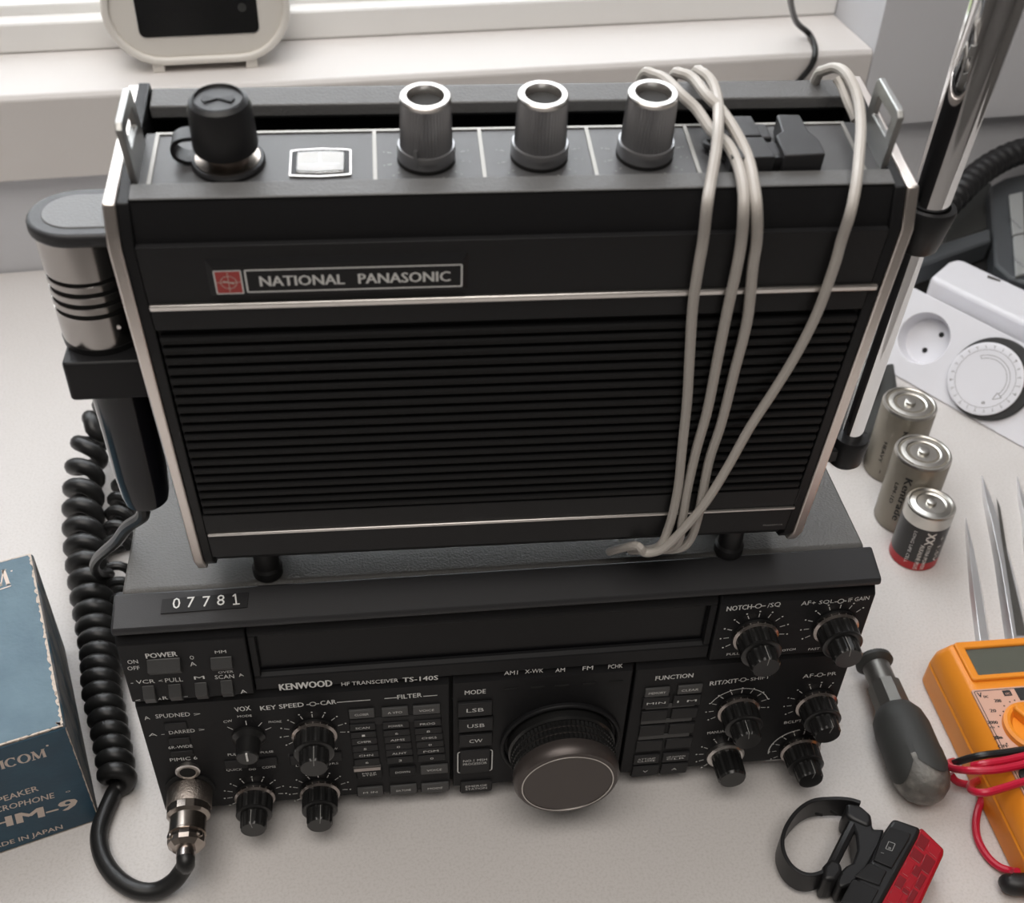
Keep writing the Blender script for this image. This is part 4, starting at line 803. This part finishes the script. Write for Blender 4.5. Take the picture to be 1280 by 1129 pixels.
# ================================================================ BICYCLE LIGHT
bk = empty('bicycle_light', 'black clip-on bicycle rear light with red lens and rubber strap', 'light')
lp_ = lambda u, v, z: P0(u, v, z)
def slab(px, z0, z1, name, m, par, bev=.8, seg=2):
    lo = [P0(u, v, z1) for u, v in px]; n = len(px)
    return B().add([V((q.x, q.y, z0)) for q in lo] + lo, [tuple(range(n))[::-1], tuple(range(n, 2 * n))] + [(i, (i + 1) % n, n + (i + 1) % n, n + i) for i in range(n)]).build(name, m, par, bevel=bev, seg=seg)
body_ = slab([(1117, 1022), (1152, 1034), (1148, 1046), (1094, 1145), (1042, 1145), (1062, 1110), (1086, 1080), (1106, 1038)], 2, 20, 'body', 'rubber', bk, 1.6, 3)
slab([(1112, 1033), (1139, 1042), (1136, 1050), (1115, 1085), (1092, 1075), (1100, 1052)], 20, 20.9, 'top_pad', 'button', bk, .4)
slab([(1087, 1078), (1109, 1089), (1104, 1098), (1100, 1107), (1068, 1095)], 20, 20.8, 'top_pad', 'button', bk, .4)
slab([(1066, 1098), (1099, 1112), (1088, 1132), (1050, 1128)], 20, 20.7, 'top_pad', 'button', bk, .4)
slab([(1152, 1033), (1181, 1061), (1180, 1068), (1152, 1129), (1140, 1152), (1086, 1148), (1112, 1104), (1143, 1044)], 3, 18.5, 'lens', 'redlens', bk, 1.2, 3)
LQ = lambda a, b: (1151 + a * 29 - b * 53 , 1038 + a * 25 + b * 102 - a * b * 8)   # lens grid: a across, b down
for i_, (a0, a1, b0, b1) in enumerate(((.06, .42, .02, .16), (.46, .94, .02, .13), (.06, .5, .19, .30), (.54, .94, .16, .34), (.06, .36, .33, .5), (.4, .66, .33, .44), (.7, .94, .37, .54), (.4, .66, .47, .6), (.06, .36, .53, .66), (.7, .94, .57, .74), (.06, .5, .69, .84), (.4, .66, .62, .67), (.54, .94, .77, .95), (.06, .5, .87, 1.0))):
    slab([LQ(a0, b0), LQ(a1, b0), LQ(a1, b1), LQ(a0, b1)], 18.3, 18.75, 'lens_facet', ('redlens2', 'redlens')[i_ % 3 == 1], bk, .15)
P5 = lambda u, v: P0(u, v, 20.95)
p = Print((1, 0, 0), (0, 1, 0), .02); p.poly([P5(1107, 1061), P5(1111, 1052), P5(1119, 1055), P5(1115, 1064)], .25); p.text('a', P5(1110, 1061), P5(1114, 1062), 1.3); p.text('-', P5(1101, 1067), P5(1105, 1068), 1.2); p.build('mark', 'printdim', bk)
# saddle mount and rubber loop
slab([(1072, 1012), (1089, 1018), (1090, 1028), (1092, 1036), (1106, 1036), (1100, 1056), (1086, 1082), (1066, 1106), (1050, 1110), (1046, 1101), (1052, 1088), (1058, 1082), (1066, 1078), (1072, 1062), (1070, 1042), (1064, 1026)], 3, 15, 'saddle_mount', 'rubber', bk, 1.0)
B().strip(cr([P0(1072, 1013, 9), P0(1058, 1009, 9), P0(1037, 1008, 9), P0(1012, 1011, 9), P0(992, 1025, 9), P0(978, 1047, 9), P0(975, 1068, 9), P0(983, 1088, 9), P0(997, 1100, 9), P0(1012, 1103, 9), P0(1028, 1098, 9), P0(1041, 1090, 9)], 6), 12, 1.6).build('strap', 'rubber', bk, bevel=.3)
hl = B()
B().tube([P0(1070, 1022, 13), P0(1039, 1084, 13)], 2.1, 8).build('cross_bar', 'rubber', bk)
slab([(1029, 1082), (1038, 1072), (1052, 1078), (1054, 1090), (1046, 1100), (1030, 1100)], 1, 16, 'strap_hook', 'rubber', bk, 1.6, 3)
slab([(1058, 1003), (1076, 1006), (1090, 1018), (1091, 1028), (1086, 1034), (1066, 1025), (1056, 1018)], 2, 16, 'strap_hook', 'rubber', bk, 1.6, 3)
for u, v in ((989, 1088), (977, 1060), (1024, 1014.5), (1044, 1013)):
    c_ = P0(u, v, 10); dc = (c_ - P0(1020, 1055, 10)); dc.z = 0; B().prism(rrect(-1.6, 1.6, -.8, .8, .7, 3), 0, .35, 2).xf(Matrix.Translation(c_ + dc.normalized() * (.2 if v > 1050 else -1.6)) @ dc.to_track_quat('Z', 'Y').to_matrix().to_4x4()).build('strap_hole', 'deep', bk)

# ================================================================ WHITE TIMER
TF = fr((425.9, 247.1, 0), (.564, -.826, 0), (-.6739, -.4600, .5781), (.4775, .3261, .8161))   # a along, n towards viewer, v up the face
TFm = fr((425.9, 247.1, 0), V((.564, -.826, 0)), V((.4775, .3261, .8161)), V((-.6739, -.4600, .5781)))
ti = empty('plug_in_timer', 'white mechanical plug-in timer with round dial and socket', 'timer', TFm)
# local: x along, y up the face, z out of the face
ol = [(-40, .8), (60, .8), (60, 52.3), (-50, 52.3), (-51, 50), (-51, 14), (-48, 6)]
sec = ol
def tpts(P_, z): return [V((x, y, z)) for x, y in P_]
k = B(); n = len(ol); back = [(x, max(y, 21.0)) for x, y in ol]
SX, SY, SR = -27, 28.5, 15.8; NC = 48
def edge_hit(a):
    d = (math.cos(a), math.sin(a)); best = None
    for i in range(n):
        (x0, y0), (x1, y1) = ol[i], ol[(i + 1) % n]; ex_, ey_ = x1 - x0, y1 - y0; den = d[0] * ey_ - d[1] * ex_
        if abs(den) < 1e-9: continue
        t = ((x0 - SX) * ey_ - (y0 - SY) * ex_) / den; q = ((x0 - SX) * d[1] - (y0 - SY) * d[0]) / den
        if t > 0 and -1e-6 <= q <= 1 + 1e-6 and (best is None or t < best): best = t
    return (SX + d[0] * best, SY + d[1] * best)
angs = sorted([2 * math.pi * i / NC for i in range(NC)] + [math.atan2(y - SY, x - SX) % (2 * math.pi) for x, y in ol]); NC = len(angs)
out_ = [edge_hit(a) for a in angs]; cir = [(SX + SR * math.cos(a), SY + SR * math.sin(a)) for a in angs]; bow = [(SX + (SR - 1.5) * math.cos(a), SY + (SR - 1.5) * math.sin(a)) for a in angs]
vs = tpts(out_, 0) + tpts(cir, 0) + tpts(bow, -11) + tpts([(x, max(y, 21.0)) for x, y in out_], -28)
f = []
for i in range(NC):
    j = (i + 1) % NC; f += [(i, j, NC + j, NC + i), (NC + i, NC + j, 2 * NC + j, 2 * NC + i), (j, i, 3 * NC + i, 3 * NC + j)]
f += [tuple(range(2 * NC, 3 * NC)), tuple(range(3 * NC, 4 * NC))[::-1]]
k.add(vs, f); k.build('housing', 'white', ti, bevel=1.6, seg=3)
for dx, dy in ((4.4, 6.8), (.6, -6.0)): B().lathe([(1.7, 0), (1.6, .3), (.1, .3)], (SX + dx, SY + dy, -11), (0, 0, 1), 20).build('socket_hole', 'deep', ti)
DX, DY, DR = 19.2, 24.5, 21.6
dd = B().lathe([(DR + 3.0, .0), (DR + 3.2, 1), (DR + 2.6, 2.6), (DR + .4, 2.8)], (DX + 2.4, DY + 1.6, 0), (0, 0, 1), 96).build('timer_dial', 'ink', ti)
B().lathe([(DR, 1.8), (DR, 3.9), (DR - .8, 4.2), (DR - 4, 4.0), (.1, 4.0)], (DX, DY, 0), (0, 0, 1), 96).build('dial_disc', 'white', dd)
p = Print((1, 0, 0), (0, 1, 0), .05)
for i in range(24):
    a = math.radians(i * 15); d_ = V((math.cos(a), math.sin(a), 0)); c_ = V((DX, DY, 4.1)); p.line(c_ + d_ * (DR - 3.6), c_ + d_ * (DR - 2.4), .3)
    s_ = V((-d_.y, d_.x, 0)); q_ = c_ + d_ * (DR - 3.8 + 1.6); p.text(str((24 - i) % 24 + 1)[-1], q_ + s_ * .9, q_ - s_ * .5, 1.3)
p.circle((DX, DY, 4.05), DR - 4.4, .2, n=60); rot = lambda a: 28 + a
p.circle((DX, DY, 4.05), DR - 7.6, .25, -20, 132, 40); p.circle((DX, DY, 4.05), DR - 9.4, .25, -20, 132, 40)
e_ = V((DX, DY, 4.05)); R2 = lambda a, r: e_ + V((math.cos(math.radians(a)), math.sin(math.radians(a)), 0)) * r
p.line(R2(132, DR - 9.4), R2(132, DR - 7.6), .25); p.poly([R2(-20, DR - 6.6), R2(-20, DR - 10.4), R2(-40, DR - 8.4)], .3); p.text('8', R2(-66, 15), R2(-58, 15), 1.6)
p.build('dial_print', 'toolgrey', dd)
t2_ = empty('plug_adapter', 'white rounded plug adapter standing behind the timer', 'plug')
slab([(1163, 346), (1186, 326), (1196, 323), (1206, 325), (1330, 384), (1330, 430), (1288, 406)], 0, 38, 'housing', 'white', t2_, 3, 4)
slab([(1235, 344), (1251, 350), (1250, 352), (1234, 347)], 37.9, 38.25, 'slot', 'toolgrey', t2_, 0)

# ================================================================ DARK DEVICE AND HOSE, adapter block
dv = empty('charging_station', 'slate black device with two light grey keys beside the aerial', 'device')
def zp(px, z0, z1, name, m, bev=2): return slab(px, z0, z1, name, m, dv, bev)
zp([(1146, 335), (1236, 300), (1243, 285), (1252, 235), (1300, 215), (1420, 220), (1420, 400), (1300, 392), (1150, 345)], 0, 18, 'base', 'deep')
zp([(1120, 325), (1150, 312), (1238, 284), (1240, 300), (1150, 332), (1120, 340)], 18, 34, 'frame_bar', 'device')
zp([(1238, 232), (1256, 222), (1330, 205), (1330, 376), (1290, 356), (1262, 346), (1244, 330)], 16, 34, 'key_block', 'device')
zp([(1176, 252), (1240, 226), (1240, 284), (1180, 304)], 4, 22, 'inner_tray', 'tooldark')
for q_ in (((1261, 243), (1279, 239), (1281, 290), (1266, 293)), ((1266.5, 295), (1281, 292), (1286, 340), (1270, 344))): zp(q_, 34, 37, 'key', 'keygrey', .8)
p = Print((0, 1, 0), (-1, 0, 0), .1)
q_ = P0(1277, 285, 37); p.text('POWER', q_, q_ + V((-2, 22, 0)), 2); q_ = P0(1281, 334, 37); p.text('OPTION', q_, q_ + V((-2, 22, 0)), 2); p.build('key_print', 'device', dv)
hz = cr([P0(1150, 290, 45), P0(1196, 244, 52), P0(1218, 222, 54), P0(1245, 203, 55), P0(1275, 190, 55), P0(1320, 180, 52)], 10)
k = B(); path = hz; LL = [0]
for a_, b_ in zip(path, path[1:]): LL.append(LL[-1] + (b_ - a_).length)
fine = []; m_ = 260
for i in range(m_ + 1):
    s_ = LL[-1] * i / m_; j = 0
    while j < len(LL) - 2 and LL[j + 1] < s_: j += 1
    fine.append(path[j].lerp(path[j + 1], (s_ - LL[j]) / (LL[j + 1] - LL[j])))
tag(B().tube(fine, lambda t: 8.6 + .9 * math.sin(t * LL[-1] / 9.2 * 2 * math.pi), 20).build('corrugated_hose', 'rubber'), 'black corrugated hose arching over the slate device', 'hose')
ab_ = empty('power_adapter', 'flat black adapter block lying behind the olive batteries', 'adapter')
slab([(1040, 500), (1085, 460), (1118, 452), (1122, 480), (1100, 530), (1078, 562), (1040, 560)], 0, 12, 'block', 'tooldark', ab_, 2)
B().tube(cr([P0(1086, 440, 14), P0(1098, 470, 14.5), P0(1092, 490, 14.5), P0(1070, 510, 14)], 6), 1.6, 8).build('lead', 'cordblack', ab_)

# ================================================================ CLOCK on the sill, black cable
ck0 = wf(254, 86, 38 - 61 + 40)
CLY = (WF.inverted() @ V((-35.8, 461, 123))).y
ca = (WF.inverted() @ V((-5.5, 463, 124))).x
CF = WF @ Matrix.Translation((ca, CLY - 7, 124))
ck = empty('digital_clock', 'cream rounded digital clock with dark display on the window sill', 'clock', CF)
def stad(hw, hh, cz, n=14):
    r = hh; c = []
    for i in range(n + 1): a = math.radians(-90 + 180 * i / n); c.append((hw - r + r * math.cos(a), cz + r * math.sin(a)))
    for i in range(n + 1): a = math.radians(90 + 180 * i / n); c.append((-hw + r + r * math.cos(a), cz + r * math.sin(a)))
    return c
CZ = 38
B().prism(stad(54, 31, CZ), 2, 46, 1).build('case', 'clock', ck, bevel=3, seg=3)
B().ring(stad(56, 33.5, CZ), stad(51.5, 29, CZ), -1, 22, 1).build('front_rim', 'clock', ck, bevel=1.6, seg=3)
B().prism(rrect(-36, 36, 22, 58, 4, 4), 1.2, 2.5, 1).build('display', 'clockdark', ck, bevel=.3)
for x in (-28, 29): B().prism(rrect(x - 3.6, x + 3.6, 0, 6.5, .5, 2), 1, 40, 1).build('foot', 'clock', ck, bevel=.5)
B().lathe([(2.6, 0), (2.6, .5), (1.6, .6), (1.5, .2), (.6, .2)], (27, 1.2, 38), (0, -1, 0), 24).build('sensor', 'tooldark', ck)
cb = [P0(970, -60, 260), P0(986, -20, 200), P0(989, 6, 165), P0(996, 28, 140), P0(1011, 42, 127.5), P0(1018, 56, 126.3), WF @ wf(1018.5, 70, -6.4), WF @ wf(1013, 84, -6.6), WF @ wf(999, 101, -6.6), WF @ wf(978, 128, -6.6)]
tag(B().tube(cr(cb, 8), 2.0, 12).build('black_cable', 'cordblack'), 'black cable hanging kinked in front of the window sill behind the radio', 'cable')
